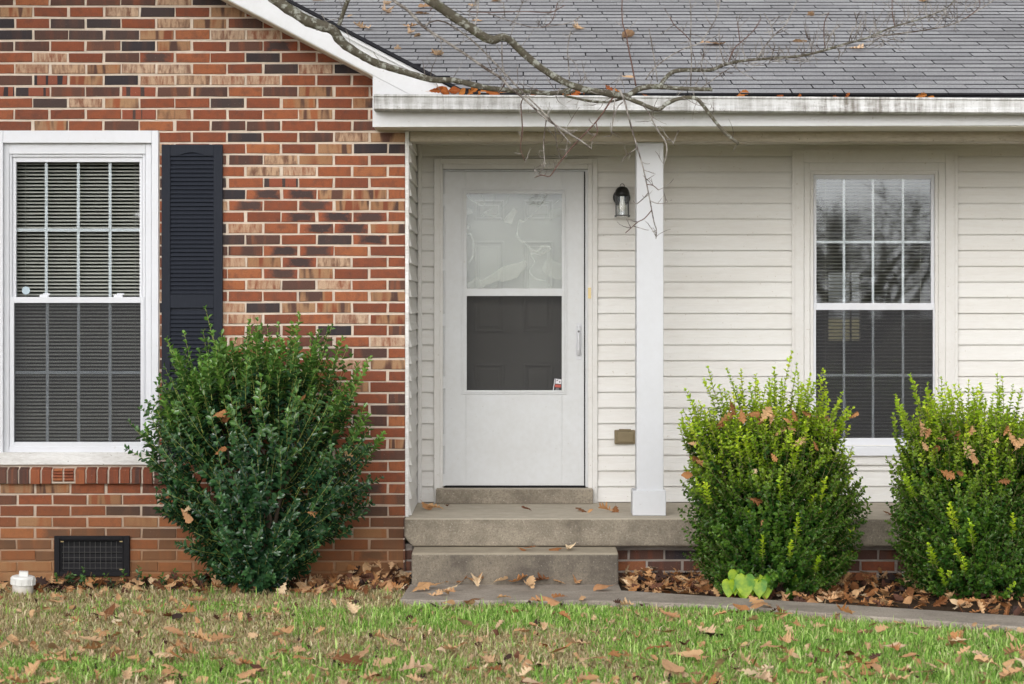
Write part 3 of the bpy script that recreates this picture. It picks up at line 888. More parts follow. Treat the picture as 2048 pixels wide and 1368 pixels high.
while z0 + ci*EXP < zb1 - 0.05:
    za, zb = z0 + ci*EXP, z0 + (ci+1)*EXP
    spans = [(xl, X_END)]
    for (x0, x1, y0, y1), yt in ((DOOR_O, 318), (WIN_RO, 303)):
        if zb > oZ(y1) + 0.005 and za < oZ(yt) - 0.005:
            if zb > oZ(yt) + 0.004:                # course cut to fit above the casing
                o = bpy.data.objects.new('siding_plank', plank_mesh(oX(x0) + 0.0004, oX(x1) - 0.0004, zb - oZ(yt)).mesh('siding_plank', SIDING))
                o.location = (0, YB, oZ(yt)); link(o, SW)
            ns = []
            for a, b in spans:
                if b <= oX(x0) or a >= oX(x1): ns.append((a, b)); continue
                ns += [(a, oX(x0)), (oX(x1), b)]
            spans = ns
    if len(spans) == 1 or ci >= 22: spans = [q for a, b in spans for q in ([(a, oX(seam)-0.0006), (oX(seam)+0.0006, b)] if a < oX(seam) < b else [(a, b)])]
    for a, b in spans:
        key = (round(a, 3), round(b, 3))
        if key not in meshes: meshes[key] = plank_mesh(a, b).mesh('siding_plank', SIDING)
        o = bpy.data.objects.new('siding_plank', meshes[key]); o.location = (0, YB + random.uniform(-0.0008, 0.0008), za); link(o, SW)
    ci += 1
# return wall beside the brick corner
rw = MB(); rw.box(XC + 0.002, XC + 0.018, 0.11, YB, zb0, 2.80)
RW = rw.build('porch_side_wall', ROOM, HOUSE)
tag(RW, 'narrow side wall of white siding where brick meets porch')
sm = MB(); h = EXP
pr = [(0.001, h+0.006), (0.006, h*0.93), (0.0085, h*0.55), (0.0175, 0.014), (0.018, 0.0065), (0.004, 0.0065), (-0.001, 0.007), (-0.001, h+0.006)]
nn = len(pr)
sm.add([(x, 0.05, z) for x, z in pr] + [(x, YB - 0.012, z) for x, z in pr],
       [tuple(range(nn-1, -1, -1)), tuple(range(nn, 2*nn))] + [(q, (q+1) % nn, (q+1) % nn + nn, q+nn) for q in range(nn)])
sme = sm.mesh('siding_plank', SIDING)
for q in range(ci):
    o = bpy.data.objects.new('siding_plank', sme); o.location = (XC + 0.0195, 0, z0 + q*EXP); link(o, RW)
t = MB(); t.box(XC + 0.001, XC + 0.0235, -0.004, 0.05, 0.404, WZ(262, 0)); t.build('corner_trim', WORN, HOUSE, bevel=0.002)
t = MB(); t.box(XC + 0.037, XC + 0.062, YB - 0.026, YB + 0.004, z0, 2.78); t.build('inside_corner_post', CASING, HOUSE, bevel=0.003)
t = MB(); t.box(XC + 0.063, X_END, YB - 0.020, YB + 0.004, oZ(291), oZ(280)); t.build('frieze_strip', CASING, HOUSE, bevel=0.003)

# --- right window (on the porch wall)
YF = YB - 0.030
w = MB()
w.pframe((1585, 1915, 302, 930), (1608, 1891, 325, 905), YF, YB + 0.02)
w.pframe((1608, 1891, 325, 905), (1620, 1877, 342, 895), YF + 0.012, YB + 0.05)
w.pframe((1620, 1877, 342, 895), (1627, 1870, 349, 890), YF + 0.024, YB + 0.06)
WINR = w.build('window', CASING, HOUSE, bevel=0.003)
tag(WINR, 'double-hung window with grilles on the siding wall behind the bushes')
w = MB(); w.pframe((1584, 1916, 300, 930), (1590, 1910, 306, 925), YF - 0.006, YF); w.build('j_channel', CASING, WINR, bevel=0.002)
w = MB(); w.pframe((1627, 1870, 349, 614), (1633, 1862, 358.5, 606), YB + 0.022, YB + 0.05); w.build('upper_sash', VINYLW, WINR, bevel=0.002)
w = MB(); w.pframe((1624, 1873, 607, 892), (1632, 1866, 620, 876), YB + 0.006, YB + 0.04); w.build('lower_sash', VINYLW, WINR, bevel=0.002)
w = MB(); w.pbox(1631, 1864, 356, 609, YB + 0.036, YB + 0.039); w.build('pane', GLASS, WINR)
w = MB(); w.pbox(1630, 1868, 618, 878, YB + 0.024, YB + 0.027); w.build('pane', GLASS, WINR)
for xg in (1688, 1746, 1806): w = MB(); w.pbox(xg-2.5, xg+2.5, 357, 608, YB + 0.041, YB + 0.047); w.build('muntin', VINYLW, WINR)
w = MB(); w.pbox(1632, 1863, 481.5, 486.5, YB + 0.040, YB + 0.0465); w.build('muntin', VINYLW, WINR)
for xg in (1688, 1746, 1806): w = MB(); w.pbox(xg-2.5, xg+2.5, 619, 877, YB + 0.029, YB + 0.035); w.build('muntin', VINYLW, WINR)
w = MB(); w.pbox(1631, 1867, 748, 753, YB + 0.028, YB + 0.0345); w.build('muntin', VINYLW, WINR)
w = MB(); w.pbox(1632, 1866, 620, 876, YB + 0.014, YB + 0.0145); w.build('insect_screen', SCREEN, WINR)
w = MB(); w.pbox(1583, 1917, 893, 912, YF - 0.028, YB + 0.02); w.build('sill_board', VINYLW, WINR, bevel=0.004)
blind('window_blind', 'slatted blind behind the window on the siding wall', 1622, 1876, 352, 886, YB + 0.09, 6.9, (1650, 1840), 'mini blinds', tilt=-14)

# --- doorway: casing, storm door, entry door
w = MB()
w.pframe((868, 1195, 317, 1008), (880, 1185, 328, 1009), YF - 0.004, YB + 0.02, bottom=False)
w.pframe((880, 1185, 328, 978), (886, 1176, 338, 979), YF + 0.008, YB + 0.05, bottom=False)
CAS = w.build('door_casing', CASING, HOUSE, bevel=0.003)
tag(CAS, 'off-white casing around the front doorway')
w = MB(); w.pbox(886.5, 890.5, 339, 974, YF + 0.016, YB + 0.05); w.pbox(1168.5, 1176, 339, 974, YF + 0.016, YB + 0.05); w.pbox(1168, 1170, 343, 974, YF + 0.012, YF + 0.016, 0)
w.pbox(890.5, 1168.5, 339, 342.5, YF + 0.016, YB + 0.05)
w.build('storm_frame', DOORW, CAS, bevel=0.0015)
w = MB(); w.pbox(1168.2, 1170.2, 343, 972, YF + 0.009, YF + 0.015); w.pbox(888, 1171, 971.5, 975.5, YF + 0.009, YB + 0.02); w.build('weather_strip', DARKGAP, CAS)
for yy in (400, 530, 640, 765, 880, 960):
    w = MB(); w.pbox(885.5, 890.5, yy-12, yy+12, YF + 0.003, YF + 0.016); w.build('hinge', DOORW, CAS, bevel=0.001)
w = MB(); w.pbox(1176, 1182, 575, 597, YF + 0.0045, YF + 0.0078); w.build('strike_plate', BRASS, CAS)
d = MB()
YD = YF + 0.004
d.pframe((890, 1168, 343, 971), (932, 1124, 387, 781), YD, YB + 0.022)
STORM = d.build('storm_door', DOORW, HOUSE, bevel=0.002)
tag(STORM, 'pale grey storm door with glass above and dark screen below')
d = MB(); d.pframe((922, 1134, 377, 789), (926, 1130, 381, 786), YD - 0.006, YD - 0.001); d.build('panel_moulding', DOORW, STORM, bevel=0.002)
d = MB(); d.pframe((926.5, 1129.5, 381.5, 785.5), (933.5, 1123.5, 387.5, 780.5), YD - 0.004, YD + 0.012); d.build('panel_frame', DOORW, STORM, bevel=0.002)
d = MB(); d.pbox(932.5, 1124.5, 577, 592, YD - 0.003, YD + 0.012); d.build('middle_rail', DOORW, STORM, bevel=0.002)
d = MB(); d.pbox(931, 1126, 386, 580, YD + 0.006, YD + 0.0085); d.build('pane', DGLASS, STORM)
d = MB(); d.pbox(931, 1126, 386, 580, YD + 0.0105, YD + 0.011); d.build('plastic_film', FILM, STORM)
d = MB(); d.pbox(931, 1126, 590, 782, YD + 0.008, YD + 0.0085); d.build('door_screen', DSCREEN, STORM)
hd = MB()
hd.pbox(1152, 1163, 646, 719, YD - 0.004, YD)
hd.tube([W(1157.5, 652, YD-0.006), W(1157.5, 664, YD-0.016), W(1157, 685, YD-0.030), W(1157, 700, YD-0.028), W(1157.5, 709, YD-0.010)], [0.011, 0.011, 0.008, 0.011, 0.012], 10)
HD = hd.build('pull_handle', POSTW, STORM, bevel=0.001)
hd = MB(); hd.lathe([(0, -0.006), (0.007, -0.006), (0.008, 0.006)], W(1157.5, 663, YD-0.024), 12, axis='y'); hd.build('key_cylinder', NM('lock_metal', 0.3, 0.5).color((0.12, 0.12, 0.12)).m, HD)
sk = MB()
Yk = YD + 0.0005
def sq(pts, yo, mi): sk.prism_xz([(WX(x, Yk), WZ(y, Yk)) for x, y in pts], Yk - yo, Yk + 0.003, mi)
sq([(1109, 756), (1124, 756), (1124, 781.5), (1104.5, 781.5)], 0.0, 0)
sq([(1109.5, 757), (1110.8, 757), (1107, 780.5), (1105.6, 780.5)], 0.0006, 1)
sq([(1112, 757.5), (1123, 759), (1122.3, 768), (1110.7, 767)], 0.0006, 1)
sq([(1113.5, 759.5), (1117.5, 758.8), (1114.5, 762.2), (1112.6, 762.4)], 0.0009, 3)
sq([(1118, 762), (1121, 762.3), (1120.6, 765.8), (1118.4, 765.2)], 0.0009, 3)
sq([(1110.2, 769), (1122, 769.6), (1121.3, 775), (1109.6, 774)], 0.0006, 2)
sq([(1112.5, 775.5), (1117.5, 775.8), (1118.5, 781), (1110.5, 780.6)], 0.0006, 3)
o = sk.build('sticker', STK, STORM)
tag(o, 'small black, white and red security sticker')
# six-panel entry door behind
YE = YB + 0.10
e_ = MB(); e_.pbox(880, 1180, 334, 985, YE, YE + 0.045)
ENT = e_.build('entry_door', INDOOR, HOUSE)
tag(ENT, 'white six-panel entry door behind the storm door')
for (px0, px1) in ((948, 1008), (1046, 1106)):
    for (py0, py1) in ((400, 440), (482, 664), (728, 905)):
        q = MB(); q.pframe((px0, px1, py0, py1), (px0+5, px1-5, py0+5, py1-5), YE - 0.014, YE); q.pbox(px0+10, px1-10, py0+10, py1-10, YE - 0.009, YE)
        q.build('door_panel', INDOOR, ENT, bevel=0.003)

# --- concrete porch, threshold
ps = MB()
xa, za_, zb_ = XC + 0.0005, 0.237, 0.404
ps.prism_xz([(xa, zb_), (xa, 0.30), (xa + 0.012, 0.278), (xa + 0.046, 0.240), (xa + 0.06, za_), (X_END, za_), (X_END, zb_)], -0.12, YB + 0.1)
SLAB = ps.build('porch_slab', CONC, HOUSE, bevel=0.012, seg=3)
tag(SLAB, 'weathered concrete porch slab')
th = MB(); th.pbox(872, 1186, 978, 1008, 0.965, YB + 0.1); o = th.build('threshold', CONC, HOUSE, bevel=0.006); tag(o, 'concrete threshold block under the front door')
# foundation under the porch
fd = MB(); fd.box(XC, X_END, 0.036, 0.14, -0.15, 0.236)
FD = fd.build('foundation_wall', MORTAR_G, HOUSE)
tag(FD, 'shaded brick foundation under the porch slab')
pile = BrickPile()
for kk in (48, 49, 50, 51, 52):
    x0 = 810 + (0 if kk % 2 else -36)
    if kk % 2 == 0: x0 += 0
    for q in range(26):
        a, b = x0 + q*71.3 + JOINT/2 - 16, x0 + (q+1)*71.3 - JOINT/2 - 16
        a = max(a, 811)
        if b - a < 8: continue
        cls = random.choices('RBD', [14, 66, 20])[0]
        loc = (WX((a+b)/2, 0.03), 0.03 + random.uniform(-0.001, 0.001), WZ(course_y(kk) - 1.5, 0.03))
        L, H = (b-a)*15.03/F_PX, BH*15.03/F_PX
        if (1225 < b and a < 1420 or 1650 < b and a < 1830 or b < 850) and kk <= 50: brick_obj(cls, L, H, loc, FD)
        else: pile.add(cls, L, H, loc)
pile.build('brickwork', FD)

# --- porch post, beam, fascia, gutter, rake
p_ = MB(); YP = 0.08
p_.pbox(1273, 1327, 283, 985, YP, YP + 0.165)
POST = p_.build('porch_post', POSTW, HOUSE, bevel=0.004)
tag(POST, 'square white porch post with a wider base')
p_ = MB(); p_.pbox(1265, 1332, 981, 1031.5, YP - 0.022, YP + 0.187); p_.build('post_base', POSTW, POST, bevel=0.004)
z_soff = WZ(254, YR)
bm_ = MB(); bm_.box(XC + 0.026, X_END, 0.02, 0.24, WZ(283, 0.02), z_soff - 0.001)
o = bm_.build('porch_beam', BEAM, HOUSE, bevel=0.004); tag(o, 'dirty tan clad beam along the porch opening')
bm_ = MB(); bm_.box(XC + 0.02, X_END, 0.241, YB + 0.02, 2.76, 2.79); o = bm_.build('porch_ceiling', SOFFIT, HOUSE)
bm_ = MB(); bm_.box(WX(747, YR), X_END, YR + 0.021, 0.019, z_soff + 0.002, z_soff + 0.02); o = bm_.build('eave_soffit', SOFFIT, HOUSE)
fa = MB()
xe = WX(745, YR)
fa.prism_xz([(xe, z_soff), (X_END, z_soff + 0.012), (X_END, WZ(200, YR)), (xe, WZ(200, YR))], YR, YR + 0.02)
fa.box(xe, WX(812, YR), YR + 0.02, -0.002, z_soff + 0.021, WZ(190, YR))
FAS = fa.build('fascia_board', WHITE, HOUSE, bevel=0.002); tag(FAS, 'white fascia board below the gutter')
rk = MB()
def P(x, y): return (WX(x, YR), WZ(y, YR))
rk.prism_xz([P(745.3, 150.2), P(745.3, 199.6), P(925, 199.6), P(925, 186)], YR + 0.003, YR + 0.02)
rk.build('eave_return', WHITE, HOUSE)
rk = MB()
YRr = YR - 0.002
def Pr(x, y): return (WX(x, YRr), WZ(y, YRr))
rk.prism_xz([Pr(827, rake_low(827)), Pr(910, rake_low(827) + 6), Pr(925, 188), Pr(APEX, rake_up(APEX)), Pr(APEX, rake_low(APEX))], YRr, YRr + 0.018)
xg0 = 2*APEX
rk.prism_xz([Pr(APEX, rake_up(APEX)), Pr(APEX, rake_low(APEX)), Pr(2*APEX-925, 188), Pr(2*APEX-925, 240)], YRr, YRr + 0.018)
o = rk.build('rake_board', WHITE, HOUSE, bevel=0.0015); tag(o, 'white rake board along the gable edge')
rk = MB()
rk.prism_xz([P(925, 186), P(925, 180.5), P(APEX, rake_up(APEX)-5.5), P(APEX, rake_up(APEX))], YRr - 0.02, YRr + 0.01)
o = rk.build('rake_trim', WHITE, HOUSE)
o.location.z -= 0.0305
rs = MB()
rs.prism_xz([P(748, 151), P(748, 154.5), P(APEX, rake_low(APEX) + 2), P(APEX, rake_low(APEX) - 2)], YRr + 0.019, -0.002)
o = rs.build('rake_soffit', SOFFIT, HOUSE); o.location.z += 0.002

gt = MB()
YG = -0.46
zg0, zg1 = WZ(219.5, YG), WZ(188.5, YG)
gp = [(YG+0.006, zg1), (YG-0.004, zg1), (YG-0.006, zg1-0.010), (YG+0.004, zg1-0.016), (YG+0.005, zg1-0.055), (YG-0.004, zg1-0.066), (YG-0.006, zg0+0.006), (YG+0.008, zg0),
      (YR-0.003, zg0), (YR-0.003, zg1+0.012), (YR-0.008, zg1+0.012), (YR-0.008, zg0+0.006), (YG+0.012, zg0+0.006), (YG+0.010, zg1-0.006)]
ng = len(gp); xg0, xg1 = WX(748, YG), X_END
SAG = 0.0058
V = [(xg0, y, z) for y, z in gp] + [(xg1, y, z - SAG*(xg1-xg0)) for y, z in gp]
gt.add(V, [tuple(range(ng)), tuple(range(2*ng-1, ng-1, -1))] + [(q, q+ng, (q+1) % ng + ng, (q+1) % ng) for q in range(ng)])
ec = [(YG-0.004, zg1), (YG+0.004, zg1-0.06), (YG-0.004, zg0), (YR-0.003, zg0), (YR-0.003, zg1)]
gt.prism_yz(ec, xg0 - 0.002, xg0 + 0.001)
o = gt.build('gutter', GUTTER, HOUSE); tag(o, 'stained white aluminium gutter along the eave')

# --- roofs
SL = R(16.5); TS = math.tan(SL)
YE0 = -0.405; ZE0 = 2.915
def roof_z(Y): return ZE0 + TS * (Y - YE0)
YRIDGE = 3.75
ex, ez = WX(927, YR), WZ(180, YR)                 # foot of the gable's right slope
ax, az = WX(APEX, YR), WZ(rake_up(APEX) - 6, YR)  # gable ridge
YV = min(YE0 + (az - ZE0)/TS, YRIDGE - 0.01)
def gable_z(x): return az - abs(x - ax) * (az - ez)/(ex - ax)
dk = MB()
plan = [(ex + 0.03, YE0 + 0.01), (X_END + 0.2, YE0 + 0.01), (X_END + 0.2, YRIDGE), (ax, YRIDGE), (ax, YV + 0.0)]
npl = len(plan)
dk.add([(x, y, roof_z(y) - 0.004) for x, y in plan] + [(x, y, roof_z(y) - 0.034) for x, y in plan],
       [tuple(range(npl)), tuple(range(2*npl-1, npl-1, -1))] + [(q, q+npl, (q+1) % npl + npl, (q+1) % npl) for q in range(npl)])
dk.prism_yz([(YRIDGE, roof_z(YRIDGE)-0.004), (8.0, roof_z(YRIDGE)-0.004-TS*(8.0-YRIDGE)), (8.0, roof_z(YRIDGE)-0.05-TS*(8.0-YRIDGE)), (YRIDGE, roof_z(YRIDGE)-0.05)][::-1], -4.4, X_END + 0.2)
ROOF = dk.build('roof', SHINGLE_D, HOUSE)
tag(ROOF, 'grey three-tab asphalt shingle roof above the porch')
TABW, EXPO = 0.3048, 0.127
def tab_data(L, T=0.011):
    wv = TABW/2 - 0.0028
    # front edge at 0, raised by T; runs up the slope
    cs, sn = math.cos(SL), math.sin(SL)
    out = []
    for (x, s, h) in [(-wv, 0, T), (wv, 0, T), (wv, L, T*0.45), (-wv, L, T*0.45), (-wv, 0, 0), (wv, 0, 0), (wv, L, -0.002), (-wv, L, -0.002)]:
        out.append((x, s*cs - h*sn, s*sn + h*cs))
    return out, [(0, 1, 2, 3), (4, 7, 6, 5), (0, 4, 5, 1), (1, 5, 6, 2), (3, 2, 6, 7), (0, 3, 7, 4)]
tv, tf = tab_data(EXPO + 0.02)
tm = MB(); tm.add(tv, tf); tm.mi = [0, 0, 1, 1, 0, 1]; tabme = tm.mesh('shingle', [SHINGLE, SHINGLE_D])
tabs = []
nrow = int((YRIDGE - YE0)/math.cos(SL)/EXPO)
for rr in range(nrow):
    s0 = rr*EXPO - (0.012 if rr == 0 else 0.0)
    Y = YE0 + s0*math.cos(SL); z = roof_z(Y)
    off = (0.46*rr) % 1.0 * TABW + WX(1012, YE0) % TABW
    for q in range(-16, 20):
        x = off + q*TABW
        if x < -3.0 or x > X_END + 0.2: continue
        if x - 0.12 < ex and gable_z(x - 0.12) > z + 0.10: continue
        d = CAM_D + Y
        px, py = 1024 + x*F_PX/d, HORIZON - (z - CAM_Z)*F_PX/d
        if px < 560: inv = 0
        else: inv = 1 if (px < 2090 and py > -8 and py < rake_up(px) + 4) else 0
        tabs.append((inv, rr, x + random.uniform(-0.002, 0.002), Y + random.uniform(-0.003, 0.003), z))
tabs.sort(key=lambda t: (-t[0], t[1]))
TV, TF = [], []
for n_, (inv, rr, x, Y, z) in enumerate(tabs):
    zz = z + 0.0022*(rr % 2) * 0
    if n_ < 300 and inv:
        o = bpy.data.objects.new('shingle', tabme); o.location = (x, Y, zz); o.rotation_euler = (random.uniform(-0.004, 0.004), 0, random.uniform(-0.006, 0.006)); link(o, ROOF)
    else:
        b0 = len(TV); TV += [(a+x, b+Y, c+zz) for a, b, c in tv]; TF += [tuple(i+b0 for i in f) for f in tf]
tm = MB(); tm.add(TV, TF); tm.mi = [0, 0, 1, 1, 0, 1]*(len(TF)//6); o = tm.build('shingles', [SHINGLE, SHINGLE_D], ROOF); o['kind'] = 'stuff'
# gable roof slopes
gr = MB()
for sgn in (0, 1):
    e_x = ex if sgn == 0 else 2*ax - ex
    top = [(e_x, YR-0.035, ez), (ax, YR-0.035, az), (ax, YV, az), (e_x, YE0 + (ez-ZE0)/TS + 0.05, ez)]
    bot = [(x, y, z-0.020) for x, y, z in top]
    gr.add(top + bot, [(0, 1, 2, 3), (7, 6, 5, 4), (0, 4, 5, 1), (1, 5, 6, 2), (2, 6, 7, 3), (3, 7, 4, 0)])
o = gr.build('gable_roof', SHINGLE_D, HOUSE); tag(o, 'dark shingle edge of the gable roof')

# --- rooms behind the windows, back and side walls (seen through the glass)
BWY = 7.5
rm = MB()
rm.box(-4.6, X_END, 0.115, BWY, 0.30, 0.37)                       # floor
rm.box(-4.6, X_END, YB + 0.12, BWY, 2.80, 2.84)                   # ceiling
rm.box(-4.6, XC + 0.0, 0.115, YB + 0.12, 2.80, 2.84)
rm.box(-4.65, -4.55, 0.115, BWY, 0.0, 2.84); rm.box(X_END, X_END + 0.1, YB, BWY, 0.0, 2.9)
rm.box(0.55, 0.65, YB + 0.16, BWY, 0.37, 2.80)                    # partition
rm.box(-4.55, -0.6, 4.0, 4.1, 0.37, 2.80)
ox0, ox1 = WX(1657, BWY), WX(1722, BWY); oz0, oz1 = WZ(682, BWY), WZ(545, BWY)
rm.box(-4.6, ox0, BWY, BWY + 0.12, 0.0, 2.84); rm.box(ox1, X_END, BWY, BWY + 0.12, 0.0, 2.84)
rm.box(ox0, ox1, BWY, BWY + 0.12, 0.0, oz0); rm.box(ox0, ox1, BWY, BWY + 0.12, oz1, 2.84)
rm.box((ox0+ox1)/2 + 0.05, (ox0+ox1)/2 + 0.065, BWY + 0.02, BWY + 0.05, oz0, oz1)
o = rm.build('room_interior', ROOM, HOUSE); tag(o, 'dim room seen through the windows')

# ------------------------------------------------------------------ front step
st = MB()
xs0, xs1 = WX(823, -0.40), WX(1237, -0.40)
st.prism_yz([(-0.40, -0.05), (0.02, -0.05), (0.02, 0.2365), (-0.385, 0.226), (-0.40, 0.212)][::-1], xs0, xs1)
S = st.build('concrete_step', STEPC, bevel=0.010, seg=3)
tag(S, 'single weathered concrete step below the porch in front of the door', 'step')

# ------------------------------------------------------------------ wall lantern, outlet cover, cleanout
def pc(x, y, Y=YB): return W(x, y, Y)
c = pc(1243, 392)
LT = empty('wall_lantern', (c[0], YB - 0.02, c[2] - 0.14))
tag(LT, 'black porch lantern with clear glass on the siding beside the post', 'lantern')
q = MB(); q.lathe([(0.0, -0.028), (0.045, -0.028), (0.055, -0.022), (0.057, 0.012)], (c[0], YB - 0.012, c[2] - 0.01), 28, axis='y'); q.build('back_plate', LAMPB, LT, smooth=True)
lc = (c[0], YB - 0.105, 0)
q = MB(); q.lathe([(0.001, 0.058), (0.016, 0.056), (0.032, 0.048), (0.043, 0.032), (0.048, 0.012), (0.049, -0.004), (0.044, -0.006)], (lc[0], lc[1], c[2] - 0.0), 24); q.build('cap', LAMPB, LT, smooth=True)
q = MB(); q.tube([(lc[0] + 0.014*math.cos(a), lc[1], c[2] + 0.058 + 0.016*math.sin(a)) for a in np.linspace(-0.2, math.pi+0.2, 10)], 0.0022, 6); q.build('ring', LAMPB, LT)
q = MB(); q.tube([(c[0], YB - 0.03, c[2] + 0.012), (c[0], YB - 0.06, c[2] + 0.03), (c[0], YB - 0.095, c[2] + 0.03)], 0.007, 8); q.build('arm', LAMPB, LT)
for dx in (-1, 1):
    for dy in (-1, 1):
        q = MB(); xx, yq = lc[0] + dx*0.0395, lc[1] + dy*0.030
        q.box(xx-0.0034, xx+0.0034, yq-0.0034, yq+0.0034, c[2] - 0.132, c[2] - 0.003); q.box(xx-0.006+dx*0.003, xx+0.006+dx*0.003, yq-0.006, yq+0.006, c[2]-0.139, c[2]-0.128); q.build('bar', LAMPB, LT)
q = MB()
for sgn in (-1, 1): q.box(lc[0]-0.0385, lc[0]+0.0385, lc[1]+sgn*0.030-0.003, lc[1]+sgn*0.030+0.003, c[2]-0.131, c[2]-0.126); q.box(lc[0]+sgn*0.0385-0.003, lc[0]+sgn*0.0385+0.003, lc[1]-0.030, lc[1]+0.030, c[2]-0.1315, c[2]-0.1265)
q.build('bottom_frame', LAMPB, LT)
q = MB(); q.lathe([(0.034, -0.128), (0.034, -0.004)], (lc[0], lc[1], c[2]), 20); q.build('glass', LAMPG, LT, smooth=True)
q = MB(); q.lathe([(0.0, -0.104), (0.012, -0.100), (0.022, -0.085), (0.024, -0.070), (0.017, -0.048), (0.012, -0.030), (0.012, -0.006)], (lc[0], lc[1], c[2]), 16); q.build('bulb', paint('bulb_frost', (0.75, 0.72, 0.62), amount=0.05), LT, smooth=True)

ob = empty('outlet_cover', (WX(1249.5, YB), YB, oZ(888)))
tag(ob, 'brown weatherproof outlet cover low on the siding beside the post', 'outlet cover')
q = MB(); q.pbox(1229, 1270.5, 860, 888, YB - 0.038, YB - 0.008); q.build('box', BRONZE, ob, bevel=0.006)
q = MB(); q.pbox(1234, 1267, 863.5, 884.5, YB - 0.046, YB - 0.0385); q.build('lid', BRONZE, ob, bevel=0.004)
q = MB(); q.pbox(1238, 1262, 858, 861.5, YB - 0.044, YB - 0.037); q.build('hinge', BRONZE, ob, bevel=0.001)

cx, cy, _ = ground_pt(45, 1190)
CO = empty('cleanout_pipe', (cx, cy, 0))
tag(CO, 'short white plastic cleanout pipe with cap standing in the grass', 'pipe')
q = MB(); q.lathe([(0.060, -0.05), (0.060, 0.06), (0.069, 0.062), (0.069, 0.100), (0.066, 0.108), (0.055, 0.112), (0.0, 0.112)], (0, 0, 0), 32); o = q.build('pipe', PVC, None, smooth=False); 
o.parent = CO; o.matrix_parent_inverse = Matrix.Identity(4); o.rotation_euler = (0.05, 0.05, 0)
for a in np.linspace(0, 2*math.pi, 13)[:-1]:
    q = MB(); q.box(-0.006, 0.006, 0.067, 0.0725, 0.064, 0.100); o2 = q.build('rib', PVC, None)
    o2.parent = CO; o2.matrix_parent_inverse = Matrix.Identity(4); o2.rotation_euler = Euler((0.05, 0.05, 0)).to_matrix().to_4x4().__matmul__(Matrix.Rotation(a, 4, 'Z')).to_euler()
q = MB(); q.box(-0.026, 0.026, -0.024, 0.024, 0.111, 0.138); o = q.build('square_plug', PVC, None, bevel=0.003)
o.parent = CO; o.matrix_parent_inverse = Matrix.Identity(4); o.rotation_euler = (0.05, 0.05, 0.2)

# ------------------------------------------------------------------ shrubs
def norm(v): return v / np.maximum(np.linalg.norm(v, axis=-1, keepdims=True), 1e-9)

def leaves_np(P, D, N, L, Wd, fold=0.25):
    """folded six-vertex leaves: P base, D direction, N face normal"""
    D = norm(D); S = norm(np.cross(D, N)); N = np.cross(S, D)
    L = L[:, None]; Wd = Wd[:, None]
    base = P; tip = P + D*L - N*L*0.10
    l1 = P + D*L*0.30 + S*Wd*0.42 + N*Wd*fold; l2 = P + D*L*0.68 + S*Wd*0.46 + N*Wd*fold*0.8
    r1 = P + D*L*0.30 - S*Wd*0.42 + N*Wd*fold; r2 = P + D*L*0.68 - S*Wd*0.46 + N*Wd*fold*0.8
    V = np.stack([base, l1, l2, tip, r2, r1], 1)
    n = len(P); i = np.arange(n)[:, None]*6
    F = np.concatenate([i + np.array([[0, 3, 2, 1]]), i + np.array([[0, 5, 4, 3]])])
    return V.reshape(-1, 3), F

